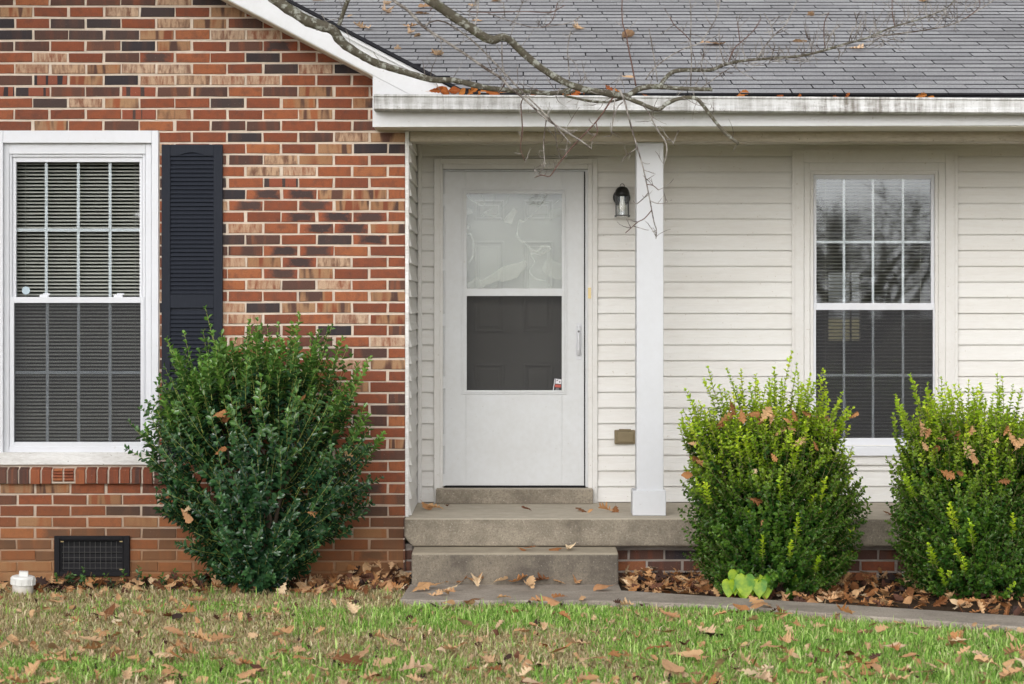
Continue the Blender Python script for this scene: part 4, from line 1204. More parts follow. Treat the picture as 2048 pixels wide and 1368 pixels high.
def shoots_np(B, D, Ln, npair, leafL, leafW, bend=0.25, tiplen=0.45, tipscale=None):
    """stems with leaves along them. B base (m,3) D dir, Ln length"""
    m = len(B)
    D = norm(D)
    side = norm(np.cross(D, rng.normal(size=(m, 3))))
    K = 6
    t = np.linspace(0, 1, K)[None, :, None]
    up = np.array([0, 0, 1.0])
    path = B[:, None] + D[:, None]*Ln[:, None, None]*t + (side[:, None]*0.10 + up*bend)*Ln[:, None, None]*t*t
    # stems (3-sided)
    r = (0.0025*(1 - 0.5*t) * np.ones((m, 1, 1)))
    a = side[:, None]; b = norm(np.cross(D, side))[:, None]
    rings = np.stack([path + r*(a*math.cos(q) + b*math.sin(q)) for q in (0, 2.094, 4.189)], 2)     # m,K,3,3
    SV = rings.reshape(-1, 3)
    idx = (np.arange(m)[:, None, None]*K*3 + np.arange(K-1)[None, :, None]*3 + np.arange(3)[None, None, :])
    idn = (np.arange(m)[:, None, None]*K*3 + np.arange(K-1)[None, :, None]*3 + (np.arange(3)[None, None, :]+1) % 3)
    SF = np.stack([idx, idn, idn+3, idx+3], -1).reshape(-1, 4)
    # leaves
    Ps, Ds, Ns, Ls, Ws, tips, rvs = [], [], [], [], [], [], []
    base_rv = rng.random(m)
    for q in range(npair*2 + 2):
        f = np.clip((q//2 + rng.random(m)*0.5 + 0.4)/npair, 0.02, 1.0)
        if q >= npair*2: f = np.ones(m)
        k0 = np.minimum((f*(K-1)).astype(int), K-2); fr = f*(K-1) - k0
        p = path[np.arange(m), k0]*(1-fr)[:, None] + path[np.arange(m), k0+1]*fr[:, None]
        tang = norm(path[np.arange(m), k0+1] - path[np.arange(m), k0])
        ang = q*2.4 + rng.random(m)*0.9 + base_rv*6
        b2 = norm(np.cross(tang, side)); a2 = np.cross(b2, tang)
        out = a2*np.cos(ang)[:, None] + b2*np.sin(ang)[:, None]
        open_ = (1.05 - 0.45*f + rng.normal(0, 0.15, m))[:, None]
        if q >= npair*2: open_ = open_*0.5
        d = norm(tang*0.75 + out*open_*1.5 + rng.normal(0, 0.16, (m, 3)))
        nrm = norm(np.cross(np.cross(d, tang), d) + rng.normal(0, 0.25, (m, 3)))
        s = (0.75 + 0.5*rng.random(m))*(1.0 - 0.35*(f > 0.9))
        Ps.append(p); Ds.append(d); Ns.append(nrm); Ls.append(leafL*s); Ws.append(leafW*s)
        tv_ = np.sqrt(np.clip((f - (1-tiplen))/tiplen, 0, 1))
        tips.append(tv_ * (tipscale if tipscale is not None else 1.0)); rvs.append(np.clip(base_rv*0.5 + rng.random(m)*0.5, 0, 1))
    V, F = leaves_np(np.concatenate(Ps), np.concatenate(Ds), np.concatenate(Ns), np.concatenate(Ls), np.concatenate(Ws))
    return SV, SF, V, F, np.repeat(np.concatenate(tips), 6), np.repeat(np.concatenate(rvs), 6)

def shrub(name, label, cat, c, prof, depth, n_sh, spikes, lmat, smat, leafL, leafW, Lr, npair, tipamt, yellow=None, wood=7, group=None):
    """prof(h)->(x centre offset, half width); depth ratio along Y; spikes = photo tips"""
    H = prof['h']
    hh = rng.random(n_sh)**0.9
    hz = 0.02 + hh*(H - 0.10)
    xo = np.interp(hz/H, prof['t'], prof['c']); hw = np.interp(hz/H, prof['t'], prof['w'])
    th = rng.random(n_sh)*2*math.pi
    rr = np.sqrt(rng.random(n_sh))
    rr = np.where(rng.random(n_sh) < 0.62, 0.62 + 0.30*rng.random(n_sh), rr*0.75)
    lump = 1 + 0.10*np.sin(3*th + 5*hz) + 0.09*np.sin(7*th - 9*hz) + 0.07*np.sin(13*th + 21*hz)
    ox, oy = np.cos(th)*rr*hw*lump, np.sin(th)*rr*hw*depth*lump
    B = np.stack([c[0] + xo + ox, c[1] + oy, hz + c[2]], 1)
    out = np.stack([np.cos(th), np.sin(th), np.zeros(n_sh)], 1)
    topf = np.clip((hz/H - 0.45)/0.5, 0, 1)[:, None]
    D = norm(out*(1.0 - 0.75*topf) * (0.3 + rr[:, None]) + np.array([0, 0, 1.0])*(0.45 + 0.9*topf) + rng.normal(0, 0.25, (n_sh, 3)))
    Ln = Lr[0] + (Lr[1]-Lr[0])*rng.random(n_sh)
    room = np.maximum(0.02, (hw*1.06 - rr*hw*lump))
    Ln = np.minimum(Ln, 0.07 + room*1.6 + topf[:, 0]*0.16)
    tsc = np.tile(tipamt*(0.10 + 0.90*np.clip(topf[:, 0]*1.3, 0, 1))*(0.4 + 0.6*rng.random(n_sh)), 1)
    if yellow is not None: tsc = np.where(rng.random(n_sh) < yellow, 0.95, tsc)
    SV, SF, LV, LF, tip, rv = shoots_np(B, D, Ln, npair, leafL, leafW, tiplen=0.6, tipscale=tsc)
    SVs, SFs, LVs, LFs, tips, rvs = [SV], [SF], [LV], [LF], [tip], [rv]
    if spikes:
        tp = np.array([W(x, y, Yd) for x, y, Yd, ln in spikes]); ln = np.array([s[3] for s in spikes])
        lean = np.clip((tp[:, 0] - c[0])/max(prof['w'])*0.45, -0.7, 0.7)
        Dd = norm(np.stack([lean + rng.normal(0, 0.06, len(tp)), rng.normal(0, 0.1, len(tp)), np.ones(len(tp))], 1))
        reps = []
        Bs = tp - Dd*ln[:, None]*1.12
        SV, SF, LV, LF, tip, rv = shoots_np(Bs, Dd, ln, npair + 5, leafL, leafW, bend=0.12, tiplen=0.9, tipscale=np.full(len(tp), tipamt))
        n0, m0 = sum(len(q) for q in SVs), sum(len(q) for q in LVs)
        SVs.append(SV); SFs.append(SF+n0); LVs.append(LV); LFs.append(LF+m0); tips.append(tip); rvs.append(rv)
    root = empty(name, (c[0], c[1], 0)); tag(root, label, cat, group)
    me = from_np('foliage', np.concatenate(LVs), [np.concatenate(LFs)], lmat, {'tip': np.concatenate(tips), 'rv': np.concatenate(rvs)})
    o = bpy.data.objects.new('foliage', me); o['kind'] = 'stuff'; link(o, root)
    me = from_np('shoots', np.concatenate(SVs), [np.concatenate(SFs)], smat); o = bpy.data.objects.new('shoots', me); o['kind'] = 'stuff'; link(o, root)
    for q in range(wood):
        a = 2*math.pi*q/wood + 0.4; s = MB()
        sp = prof['w'][2]*0.55
        b0 = Vector((c[0] + 0.05*math.cos(a), c[1] + 0.05*math.sin(a), 0.0)); e0 = Vector((c[0] + sp*math.cos(a), c[1] + sp*depth*math.sin(a), H*random.uniform(0.45, 0.7)))
        pts = [b0.lerp(e0, f) + Vector((random.uniform(-.02, .02), random.uniform(-.02, .02), 0.10*math.sin(f*3.1))) for f in np.linspace(0, 1, 7)]
        s.tube(pts, [0.016*(1-0.7*f) for f in np.linspace(0, 1, 7)], 6); s.build('stem', WOOD, root)
    return root

hc = (WX(512, -0.48), -0.48, 0.0)
hs_ = dict(h=1.24, t=[0, 0.10, 0.25, 0.45, 0.65, 0.85, 1.0], c=[0.0, 0.0, 0.02, 0.02, 0.02, 0.0, 0.04], w=[0.10, 0.23, 0.40, 0.55, 0.58, 0.45, 0.22])
def sp(lst, Y0, Y1, arc=None, n=0):
    out = [(t_[0], t_[1], t_[3] if len(t_) > 3 else random.uniform(Y0, Y1), t_[2]) for t_ in lst]
    for q in range(n):                             # ragged extra shoots along the crown
        x = random.uniform(arc[0], arc[1]); u = (x - (arc[0]+arc[1])/2)/((arc[1]-arc[0])/2)
        out.append((x, arc[2] + arc[3]*abs(u)**2.2 + random.uniform(-10, 45), random.uniform(Y0, Y1), random.uniform(0.15, 0.28)))
    return out
shrub('holly_bush', 'dark glossy holly bush with upright shoots in front of the brick wall', 'bush', hc, hs_, 0.66, 640,
      sp([(357, 703, .24), (352, 712, .2), (425, 688, .25), (452, 680, .22), (510, 646, .30), (515, 660, .25), (549, 670, .25), (607, 630, .34), (650, 668, .30), (681, 678, .26), (748, 720, .30),
          (725, 735, .22), (285, 856, .20), (764, 868, .2), (392, 735, .2), (320, 800, .2), (480, 700, .2), (575, 690, .2), (620, 715, .2), (700, 770, .22), (660, 740, .2), (440, 730, .2), (735, 830, .2), (590, 650, .2),
          (530, 690, .24), (560, 705, .22), (410, 715, .22), (375, 750, .2), (635, 690, .22), (505, 720, .2)], -0.85, -0.25, (300, 760, 690, 150), 46),
      HOLLY, STEMH, 0.044, 0.025, (0.16, 0.42), 12, 0.85, wood=9)
bc = (WX(1542, -0.66), -0.66, 0.0)
b1 = dict(h=0.99, t=[0, 0.06, 0.2, 0.45, 0.7, 0.9, 1.0], c=[0, 0, 0, 0.01, 0.0, -0.02, -0.02], w=[0.31, 0.36, 0.395, 0.425, 0.43, 0.415, 0.35])
shrub('boxwood_bush', 'rounded boxwood bush beside the porch post with lime tips and caught brown leaves', 'bush', bc, b1, 0.86, 2500,
      sp([(1404, 742, .26), (1412, 758, .2), (1458, 738, .22), (1474, 742, .2), (1515, 752, .22), (1553, 737, .22), (1578, 705, .30), (1590, 730, .24), (1602, 750, .2), (1640, 738, .26), (1652, 748, .22), (1628, 752, .22), (1690, 788, .22), (1375, 778, .2), (1362, 840, .16),
          (1535, 762, .2), (1660, 770, .2), (1430, 775, .2), (1495, 768, .18), (1565, 760, .18), (1615, 765, .2), (1676, 800, .16), (1482, 856, .2, -1.09), (1488, 862, .18, -1.1), (1466, 866, .18, -1.09), (1590, 872, .2, -1.09), (1596, 880, .18, -1.08), (1560, 955, .14, -1.1), (1648, 958, .14, -1.06), (1396, 958, .16, -0.98), (1408, 968, .13, -1.0), (1600, 1030, .14, -1.09), (1520, 1075, .12, -1.1), (1636, 1115, .09, -1.04), (1580, 1085, .1, -1.1)], -1.0, -0.4, (1372, 1705, 765, 60), 40),
      BOXW, STEMB, 0.027, 0.0180, (0.09, 0.19), 9, 1.0, yellow=0.012, group=None)
bc2 = (WX(1958, -0.76), -0.76, 0.0)
b2 = dict(h=0.99, t=[0, 0.06, 0.2, 0.45, 0.7, 0.9, 1.0], c=[0.03, 0.02, 0.01, 0, 0, 0.02, 0.02], w=[0.32, 0.37, 0.405, 0.44, 0.445, 0.435, 0.39])
shrub('boxwood_bush', 'larger boxwood bush cut off by the right edge with yellow-green sprigs', 'bush', bc2, b2, 0.86, 2600,
      sp([(1811, 754, .24), (1820, 770, .2), (1787, 792, .2), (1845, 770, .22), (1874, 758, .24), (1893, 768, .2), (1912, 772, .2), (1930, 764, .22), (1953, 778, .2), (1965, 772, .22), (1998, 750, .26), (2012, 757, .24), (2035, 775, .22), (1860, 785, .2), (1980, 790, .2), (1795, 810, .2),
          (1903, 1008, .16, -1.21), (1898, 1018, .13, -1.22), (1938, 1042, .14, -1.22), (1853, 1090, .12, -1.2), (1860, 1098, .1, -1.2), (1908, 1078, .13, -1.22), (1945, 1050, .12, -1.22), (2030, 1030, .13, -1.2), (1925, 1115, .1, -1.22), (1804, 953, .14, -1.12), (1810, 960, .12, -1.13), (1870, 820, .2, -1.18), (1925, 838, .2, -1.2), (1990, 900, .16, -1.2), (1880, 1140, .1, -1.2)], -1.15, -0.5, (1785, 2120, 772, 45), 40),
      BOXW, STEMB, 0.027, 0.0180, (0.09, 0.19), 9, 1.0, yellow=0.016, group=None)

# ------------------------------------------------------------------ heart-leaved plant at the walk's edge
def heart_leaf(L, Wd, cup):
    s = MB(); out = [(-0.08, 0.16), (-0.05, 0.36), (0.10, 0.49), (0.30, 0.50), (0.55, 0.40), (0.78, 0.22), (0.93, 0.07)]
    mid = [(0.0, 0), (0.06, 0), (0.18, 0), (0.35, 0), (0.56, 0), (0.78, 0), (0.93, 0)]
    V = []
    for (a, b), (ma, _) in zip(out, mid):
        za = -0.25*a*a*L
        V += [(a*L, b*Wd, za + cup*b*b*Wd*1.6), (ma*L, 0, -0.25*ma*ma*L - 0.01), (a*L, -b*Wd, za + cup*b*b*Wd*1.6)]
    V.append((L*1.06, 0, -0.3*L))
    F = []
    for q in range(6): F += [(3*q, 3*q+1, 3*q+4, 3*q+3), (3*q+1, 3*q+2, 3*q+5, 3*q+4)]
    F += [(18, 19, 21), (19, 20, 21)]
    s.add(V, F); return s
hx, hy, _ = ground_pt(1490, 1198, 0.03)
HP = empty('heart_leaf_plant', (hx, hy, 0.02))
tag(HP, 'low plant with big yellow-green heart-shaped leaves at the walk edge', 'plant')
for (px, py, sz, tilt, yaw, dy) in [(1473, 1140, 0.115, 62, -80, 0.03), (1458, 1160, 0.10, 70, -110, 0.0), (1470, 1160, 0.085, 75, -75, -0.01), (1490, 1150, 0.135, 66, -92, -0.02), (1499, 1158, 0.11, 72, -70, 0.01),
                                   (1528, 1152, 0.135, 64, -78, 0.0), (1519, 1160, 0.10, 70, -100, -0.03), (1485, 1168, 0.09, 74, -85, 0.0)]:
    p = W(px, py, hy + dy)
    o = heart_leaf(sz, sz*0.86, -0.35).build('leaf', BROAD, None, smooth=True)
    o.parent = HP; o.location = Vector(p) - HP.location
    o.rotation_euler = Euler((0, R(tilt), R(yaw)))
    s = MB(); s.tube([Vector(p) - HP.location, (Vector(p) - HP.location)*0.5 + Vector((0, 0.03, 0.0)), Vector((0.0, 0.03, -0.02))], 0.0022, 5)
    st_ = s.build('leaf_stalk', BROAD, None); st_.parent = HP

# ------------------------------------------------------------------ tree limb reaching over the roof
TREE = empty('overhanging_tree', (-4.4, -3.4, 0))
tag(TREE, 'bare lichen-grey tree limb and twigs hanging across the roof and gutter', 'tree')
def smooth_pts(pts, rad, sub=4):
    P = [Vector(p) for p in pts]; out, ro = [], []
    for i in range(len(P)-1):
        p0, p1, p2, p3 = P[max(0, i-1)], P[i], P[i+1], P[min(len(P)-1, i+2)]
        for q in range(sub):
            t = q/sub
            out.append(0.5*((2*p1) + (-p0+p2)*t + (2*p0-5*p1+4*p2-p3)*t*t + (-p0+3*p1-3*p2+p3)*t**3)); ro.append(rad[i]*(1-t) + rad[i+1]*t)
    out.append(P[-1]); ro.append(rad[-1])
    return out, ro
branch_pts = []
def branch(name, pl, Ya, Yb, mat=None, pre=None, n=8, parent=TREE, wob=0.10, sub=4):
    """pl: (photo x, y, width px); depth runs Ya..Yb; pre: world points leading to it"""
    N = len(pl)
    pts = [W(x, y, Ya + (Yb-Ya)*i/max(1, N-1)) for i, (x, y, w_) in enumerate(pl)]
    rad = [max(w_*(1.2 if name == 'twig' else 1.06), 1.7)*0.5*(CAM_D + Ya)/F_PX for x, y, w_ in pl]
    if pre: pts = [p for p, r_ in pre] + pts; rad = [r_ for p, r_ in pre] + rad
    P_, R_ = smooth_pts(pts, rad, sub)
    s = MB(); s.tube(P_, R_, n, wob=wob); o = s.build(name, mat or BARK, parent, smooth=True)
    branch_pts.append((P_, R_))
    return o
s = MB(); s.tube([(-4.4, -3.4, -0.1), (-4.42, -3.4, 1.2), (-4.35, -3.35, 2.8), (-4.2, -3.2, 4.2), (-4.25, -3.2, 5.5), (-4.1, -3.1, 7.0)], [0.30, 0.24, 0.21, 0.18, 0.12, 0.05], 14, wob=0.05); s.build('trunk', BARK, TREE, smooth=True)
J1 = ((-4.2, -3.2, 4.1), 0.085)
branch('branch', [(470, -60, 24), (545, -5, 22), (600, 33, 21), (628, 47, 23), (665, 60, 19), (683, 84, 19), (720, 109, 16), (750, 125, 15), (790, 138, 14), (830, 150, 13), (870, 160, 12), (905, 160, 11), (940, 168, 12), (975, 176, 11), (1010, 180, 10), (1050, 183, 10), (1090, 186, 9), (1115, 186, 9), (1140, 178, 8)],
       -1.25, -0.62, pre=[J1, ((-3.3, -2.4, 4.15), 0.06)])
branch('branch', [(760, -90, 22), (850, -8, 20), (880, 13, 20), (905, 32, 20), (935, 51, 19), (962, 70, 18), (985, 80, 17), (1005, 74, 15), (1022, 82, 15), (1045, 105, 15), (1075, 130, 14), (1110, 154, 14), (1140, 169, 13), (1170, 179, 13), (1200, 184, 13), (1228, 189, 14), (1248, 193, 13)],
       -1.5, -0.95, pre=[J1, ((-2.9, -2.4, 4.6), 0.06), ((-1.7, -2.0, 4.25), 0.042)])
branch('branch', [(1240, 192, 10), (1258, 190, 10), (1275, 179, 11), (1300, 173, 10), (1325, 174, 10), (1360, 177, 8), (1395, 178, 8), (1424, 179, 7.5)], -0.95, -0.85)
branch('branch', [(1318, 174, 8), (1328, 160, 8), (1338, 149, 8), (1352, 142, 8), (1380, 140, 7), (1420, 140, 7), (1450, 129, 6.5), (1490, 121, 6), (1540, 117, 5.5), (1600, 112, 5), (1640, 103, 5), (1690, 88, 4.5), (1740, 74, 4), (1780, 56, 3.2), (1840, 38, 2.6), (1890, 18, 2.2), (1912, -4, 1.8)], -0.88, -0.6)
branch('branch', [(1242, 192, 9), (1280, 206, 8.5), (1315, 219, 8), (1335, 206, 7.5), (1360, 197, 7.5), (1390, 196, 7.5), (1408, 213, 7), (1428, 240, 6.5), (1450, 265, 6), (1477, 288, 6)], -0.96, -0.9)
branch('branch', [(700, -80, 8), (780, -5, 6), (810, 16, 6.5), (830, 35, 6.5), (845, 52, 5.5), (880, 75, 5), (930, 108, 5), (970, 136, 5.5), (1000, 155, 5), (1020, 175, 4.5), (1042, 192, 5), (1062, 210, 4.5), (1092, 237, 4.2), (1130, 262, 3.8), (1165, 284, 3.4), (1183, 298, 3.2)], -1.3, -1.05, mat=TWIG,
       pre=[((-2.2, -2.1, 4.35), 0.025)])
branch('branch', [(1750, 73, 3.2), (1800, 67, 3), (1850, 60, 2.6), (1900, 50, 2.3), (1945, 28, 2), (1988, 0, 1.6)], -0.66, -0.5, mat=TWIG)
branch('branch', [(848, 53, 3), (862, 44, 3), (882, 42, 3), (910, 55, 3.2), (950, 86, 3.2), (990, 126, 3.2), (1020, 158, 3), (1047, 186, 3.2), (1078, 216, 3), (1105, 245, 2.8), (1142, 288, 2.4)], -1.2, -1.1, mat=TWIG)
branch('branch', [(700, -10, 8), (690, 15, 8), (678, 50, 8)], -1.12, -1.05)
branch('branch', [(1150, 182, 4), (1128, 190, 4), (1150, 196, 5), (1180, 202, 5), (1215, 204, 5), (1250, 196, 4)], -0.75, -0.9)
branch('branch', [(625, 55, 3), (638, 60, 2.2), (648, 59, 1.8), (657, 54, 1.6)], -1.1, -1.1, mat=TWIG)
TW = [
 [(1226, 195, 3), (1192, 244, 2.6), (1144, 294, 2.6), (1117, 328, 2.4), (1100, 352, 2.2), (1084, 350, 2), (1069, 355, 1.6)],
 [(1239, 179, 4.2), (1250, 205, 3.4), (1258, 238, 3), (1274, 294, 2.6), (1287, 339, 2.4), (1300, 402, 2.2), (1308, 444, 2), (1313, 460, 1.8), (1312, 478, 1.5)],
 [(1274, 296, 1.8), (1255, 309, 1.7), (1242, 324, 1.5)], [(1294, 369, 1.6), (1306, 371, 1.5), (1317, 380, 1.3)], [(1296, 386, 1.8), (1288, 396, 1.7), (1274, 408, 1.4)],
 [(1301, 402, 1.6), (1315, 407, 1.5), (1330, 406, 1.4), (1344, 400, 1.4)], [(1303, 421, 1.9), (1289, 437, 1.8), (1276, 444, 1.6), (1262, 456, 1.5), (1251, 466, 1.3)],
 [(1285, 209, 3), (1292, 218, 2.6), (1300, 231, 2.6), (1316, 262, 2.4), (1330, 281, 2.2), (1334, 302, 2), (1328, 329, 1.5)], [(1330, 280, 1.8), (1340, 280, 1.6), (1347, 286, 1.4)],
 [(1048, 196, 2), (1042, 209, 2), (1045, 260, 2), (1041, 296, 1.8), (1050, 322, 1.5)], [(1093, 238, 2), (1087, 286, 2), (1089, 326, 1.8), (1079, 332, 1.6), (1069, 338, 1.4)], [(1110, 252, 1.8), (1111, 268, 1.8), (1115, 297, 1.7), (1122, 315, 1.4)],
 [(1192, 244, 1.8), (1195, 262, 1.8), (1190, 272, 1.7), (1180, 283, 1.4)], [(1230, 196, 2), (1226, 236, 1.8), (1222, 272, 1.5)], [(1246, 204, 2.2), (1236, 213, 2), (1229, 232, 1.8), (1222, 262, 1.6)],
 [(1272, 172, 2.8), (1264, 130, 2.6), (1258, 101, 2.4), (1252, 68, 2.3), (1245, 45, 2), (1244, 12, 1.8), (1245, -8, 1.6)], [(1315, 164, 2), (1311, 135, 1.9), (1307, 109, 1.8), (1298, 57, 1.5)],
 [(1381, 172, 2.2), (1383, 121, 2.2), (1381, 82, 2), (1382, 40, 1.8), (1381, 8, 1.5)], [(1381, 82, 1.7), (1368, 67, 1.6), (1356, 57, 1.5), (1346, 46, 1.4), (1340, 33, 1.3)],
 [(1291, 160, 2.2), (1305, 140, 2.1), (1336, 115, 2), (1371, 96, 1.9), (1399, 86, 1.8), (1418, 60, 1.7), (1434, 31, 1.6), (1441, -6, 1.4)], [(1451, 127, 1.8), (1440, 98, 1.7), (1438, 57, 1.4)],
 [(1457, 123, 2.2), (1469, 96, 2), (1485, 82, 1.9), (1508, 60, 1.8), (1522, 37, 1.5)], [(1510, 121, 2.4), (1532, 90, 2.3), (1545, 74, 2.2), (1570, 51, 2), (1580, 33, 1.8), (1592, 6, 1.4)],
 [(1546, 73, 1.8), (1543, 53, 1.7), (1528, 26, 1.4)], [(1480, 84, 1.6), (1475, 45, 1.4)], [(1539, 125, 1.9), (1545, 108, 1.7), (1551, 88, 1.4)], [(1404, 175, 1.8), (1425, 160, 1.7), (1443, 147, 1.5), (1462, 135, 1.3)],
 [(1651, 100, 2), (1648, 75, 1.9), (1649, 45, 1.7), (1658, 25, 1.4)], [(1665, 95, 1.8), (1670, 75, 1.6), (1666, 62, 1.3)], [(1698, 84, 1.9), (1703, 66, 1.8), (1713, 48, 1.6), (1709, 25, 1.4)], [(1790, 52, 1.8), (1785, 30, 1.6), (1784, 0, 1.4)],
 [(1820, 44, 1.8), (1840, 25, 1.7), (1858, -4, 1.4)], [(1870, 56, 1.6), (1880, 40, 1.5), (1893, 20, 1.3)], [(1930, 38, 1.6), (1958, 15, 1.5), (1958, -4, 1.3)], [(1764, 78, 1.6), (1768, 88, 1.4), (1757, 96, 1.2)], [(1680, 100, 1.6), (1677, 119, 1.4)],
 [(860, 22, 1.8), (868, 8, 1.6), (872, -8, 1.4)], [(950, 52, 3), (955, 25, 2.6), (957, -6, 2.4)], [(935, 24, 2.4), (948, 10, 2.6), (955, -6, 2.8)], [(940, 24, 1.6), (990, 25, 1.6), (1050, 23, 1.5), (1100, 25, 1.4), (1130, 10, 1.3)],
 [(975, 26, 1.6), (1020, 42, 1.5), (1065, 55, 1.5), (1095, 53, 1.4), (1140, 45, 1.3), (1163, 30, 1.2)], [(1004, 84, 2.4), (1004, 110, 2.4), (1006, 140, 2.2), (1010, 152, 2)], [(1012, 160, 1.8), (1005, 175, 1.6), (997, 186, 1.3)],
 [(1139, 158, 2), (1137, 130, 1.9), (1135, 100, 1.8), (1139, 75, 1.6), (1142, 62, 1.3)], [(1165, 170, 1.7), (1173, 145, 1.4)], [(1085, 56, 1.5), (1105, 40, 1.4), (1115, 5, 1.3)], [(1010, 35, 1.5), (1007, 5, 1.4)], [(1020, 52, 1.5), (1035, 30, 1.4), (1048, -3, 1.2)],
]
for i, pl in enumerate(TW):
    ya = -1.0 if pl[0][0] < 1300 else (-0.85 if pl[0][0] < 1650 else -0.68)
    branch('twig', pl, ya, ya + random.uniform(-0.10, 0.10), mat=TWIGR if i % 3 == 0 else TWIG, n=5, wob=0.0, sub=3)
# fine side twigs and buds
fine = MB()
for P_, R_ in list(branch_pts):
    ln = len(P_)
    for _ in range(max(3, ln//3)):
        i = random.randrange(ln//3, ln)
        p, r0 = P_[i], R_[i]
        if r0 > 0.014 and random.random() < 0.6: continue
        if p.x < WX(560, 0): continue
        d = Vector((random.uniform(-0.7, 0.7), random.uniform(-0.5, 0.3), random.uniform(-0.5, 0.9))); d.normalize()
        L = random.uniform(0.04, 0.16) * (0.7 if r0 < 0.004 else 1.0)
        pts = [p]
        for q in range(4):
            d = (d + Vector((random.uniform(-.3, .3), random.uniform(-.3, .3), random.uniform(-.15, .3)))).normalized(); pts.append(pts[-1] + d*L/4)
        fine.tube(pts, [0.0023, 0.0021, 0.0019, 0.0016, 0.0012], 4)
        if random.random() < 0.5:
            d2 = (d + Vector((random.uniform(-1, 1), 0, random.uniform(-.3, .8)))).normalized()
            fine.tube([pts[2], pts[2] + d2*L*0.25, pts[2] + d2*L*0.4 + Vector((0, 0, 0.01))], [0.0014, 0.0011, 0.0008], 4)
LIMB = [(1352, 142), (1420, 140), (1490, 121), (1540, 117), (1600, 112), (1640, 103), (1690, 88), (1740, 74), (1780, 60), (1840, 45), (1900, 40), (1940, 25)]
for _ in range(110):
    i = random.randrange(len(LIMB)-1); f = random.random()
    px, py = LIMB[i][0]*(1-f) + LIMB[i+1][0]*f, LIMB[i][1]*(1-f) + LIMB[i+1][1]*f
    p = Vector(W(px, py, -0.85 + 0.25*(px-1352)/560))
    d = Vector((random.gauss(0.1, 0.5), random.uniform(-0.5, 0.5), random.choice((1, 1, 1, -0.6))*random.uniform(0.4, 1.0))).normalized()
    L = random.uniform(0.05, 0.22); pts = [p]
    for q in range(5):
        d = (d + Vector((random.uniform(-.35, .35), random.uniform(-.3, .3), random.uniform(-.1, .35)))).normalized(); pts.append(pts[-1] + d*L/5)
    fine.tube(pts, [0.0022, 0.0020, 0.0018, 0.0016, 0.0014, 0.0011], 4)
    d2 = (d + Vector((random.uniform(-1, 1), 0, random.uniform(-.2, .8)))).normalized()
    fine.tube([pts[2], pts[2] + d2*L*0.25, pts[2] + d2*L*0.42 + Vector((0, 0, 0.012))], [0.002, 0.0017, 0.0012], 4)
o = fine.build('fine_twigs', TWIG, TREE); o['kind'] = 'stuff'

# ------------------------------------------------------------------ fallen oak leaves
def oak_leaf(kind, curl, twist, seed):
    rd = random.Random(seed)
    if kind == 'oak':
        st_ = [(0, .0), (.07, .035), (.14, .13), (.21, .055), (.30, .23), (.37, .22), (.42, .09), (.52, .32), (.60, .30), (.64, .12), (.73, .26), (.80, .22), (.84, .10), (.93, .10), (1, 0)]
    elif kind == 'white':
        st_ = [(0, 0), (.06, .03), (.16, .11), (.24, .08), (.34, .18), (.42, .12), (.52, .24), (.62, .17), (.72, .27), (.82, .20), (.92, .18), (1, .0)]
    else:
        st_ = [(0, 0), (.08, .08), (.2, .20), (.35, .27), (.5, .28), (.65, .25), (.8, .17), (.92, .08), (1, 0)]
    s = MB(); V = []
    for t, w_ in st_:
        bendz = curl[0]*(t-0.5)**2 + 0.05*math.sin(t*5 + seed)
        for sgn in (1, 0, -1):
            ww = w_*sgn*(1 + rd.uniform(-.18, .18))
            zz = bendz + curl[1]*ww*ww*3 + twist*ww*(t-0.3) + rd.uniform(-.02, .02)*abs(sgn)
            V.append((t - 0.5 + (rd.uniform(-.02, .03) if sgn else 0) + abs(ww)*0.22, ww*(1 - 0.5*abs(curl[1])*abs(ww)), zz))
    F = []
    for q in range(len(st_)-1): F += [(3*q, 3*q+1, 3*q+4, 3*q+3), (3*q+1, 3*q+2, 3*q+5, 3*q+4)]
    b = len(V); V += [(-0.5, 0.008, V[1][2]), (-0.72, 0.006, V[1][2]+0.05), (-0.72, -0.006, V[1][2]+0.05), (-0.5, -0.008, V[1][2])]
    F.append((b, b+1, b+2, b+3))
    s.add(V, F); return s
LVAR = []
for i in range(14):
    kd = ['oak', 'white', 'oak', 'oak', 'plain', 'oak', 'white'][i % 7]
    LVAR.append(oak_leaf(kd, (random.uniform(-0.5, 0.9), random.uniform(-0.6, 1.3)), random.uniform(-0.9, 0.9), i))
LMESH = {}
def leaf_obj(loc, size, mat, tilt=0.3, name='fallen_leaf', label=None, group=None, var=None, rot=None, lean=0.10):
    v = random.randrange(len(LVAR)) if var is None else var
    key = (v, mat.name)
    if key not in LMESH: LMESH[key] = LVAR[v].mesh('fallen_leaf', mat)
    o = bpy.data.objects.new(name, LMESH[key])
    o.location = loc; o.scale = (size, size, size)
    o.rotation_mode = 'XYZ' if rot else 'ZYX'
    o.rotation_euler = rot or (random.gauss(lean, tilt), random.gauss(0, tilt), random.uniform(0, 6.28))
    link(o); tag(o, label, 'leaf', group)
    return o

CWORD = {LEAF_TAN.name: 'tan', LEAF_BRN.name: 'brown', LEAF_DRK.name: 'dark', LEAF_PALE.name: 'pale', LEAF_RST.name: 'rust-coloured'}
def lawn_label(px, size, mat):
    where = ('at the left edge near the white pipe' if px < 230 else 'in front of the holly bush' if px < 800 else 'in front of the concrete step' if px < 1260 else 'in front of the boxwood beside the post' if px < 1740 else 'at the lower right corner')
    return '%s%s oak leaf lying in the lawn %s' % ('large ' if size > 0.12 else 'small ' if size < 0.085 else '', CWORD[mat.name], where)

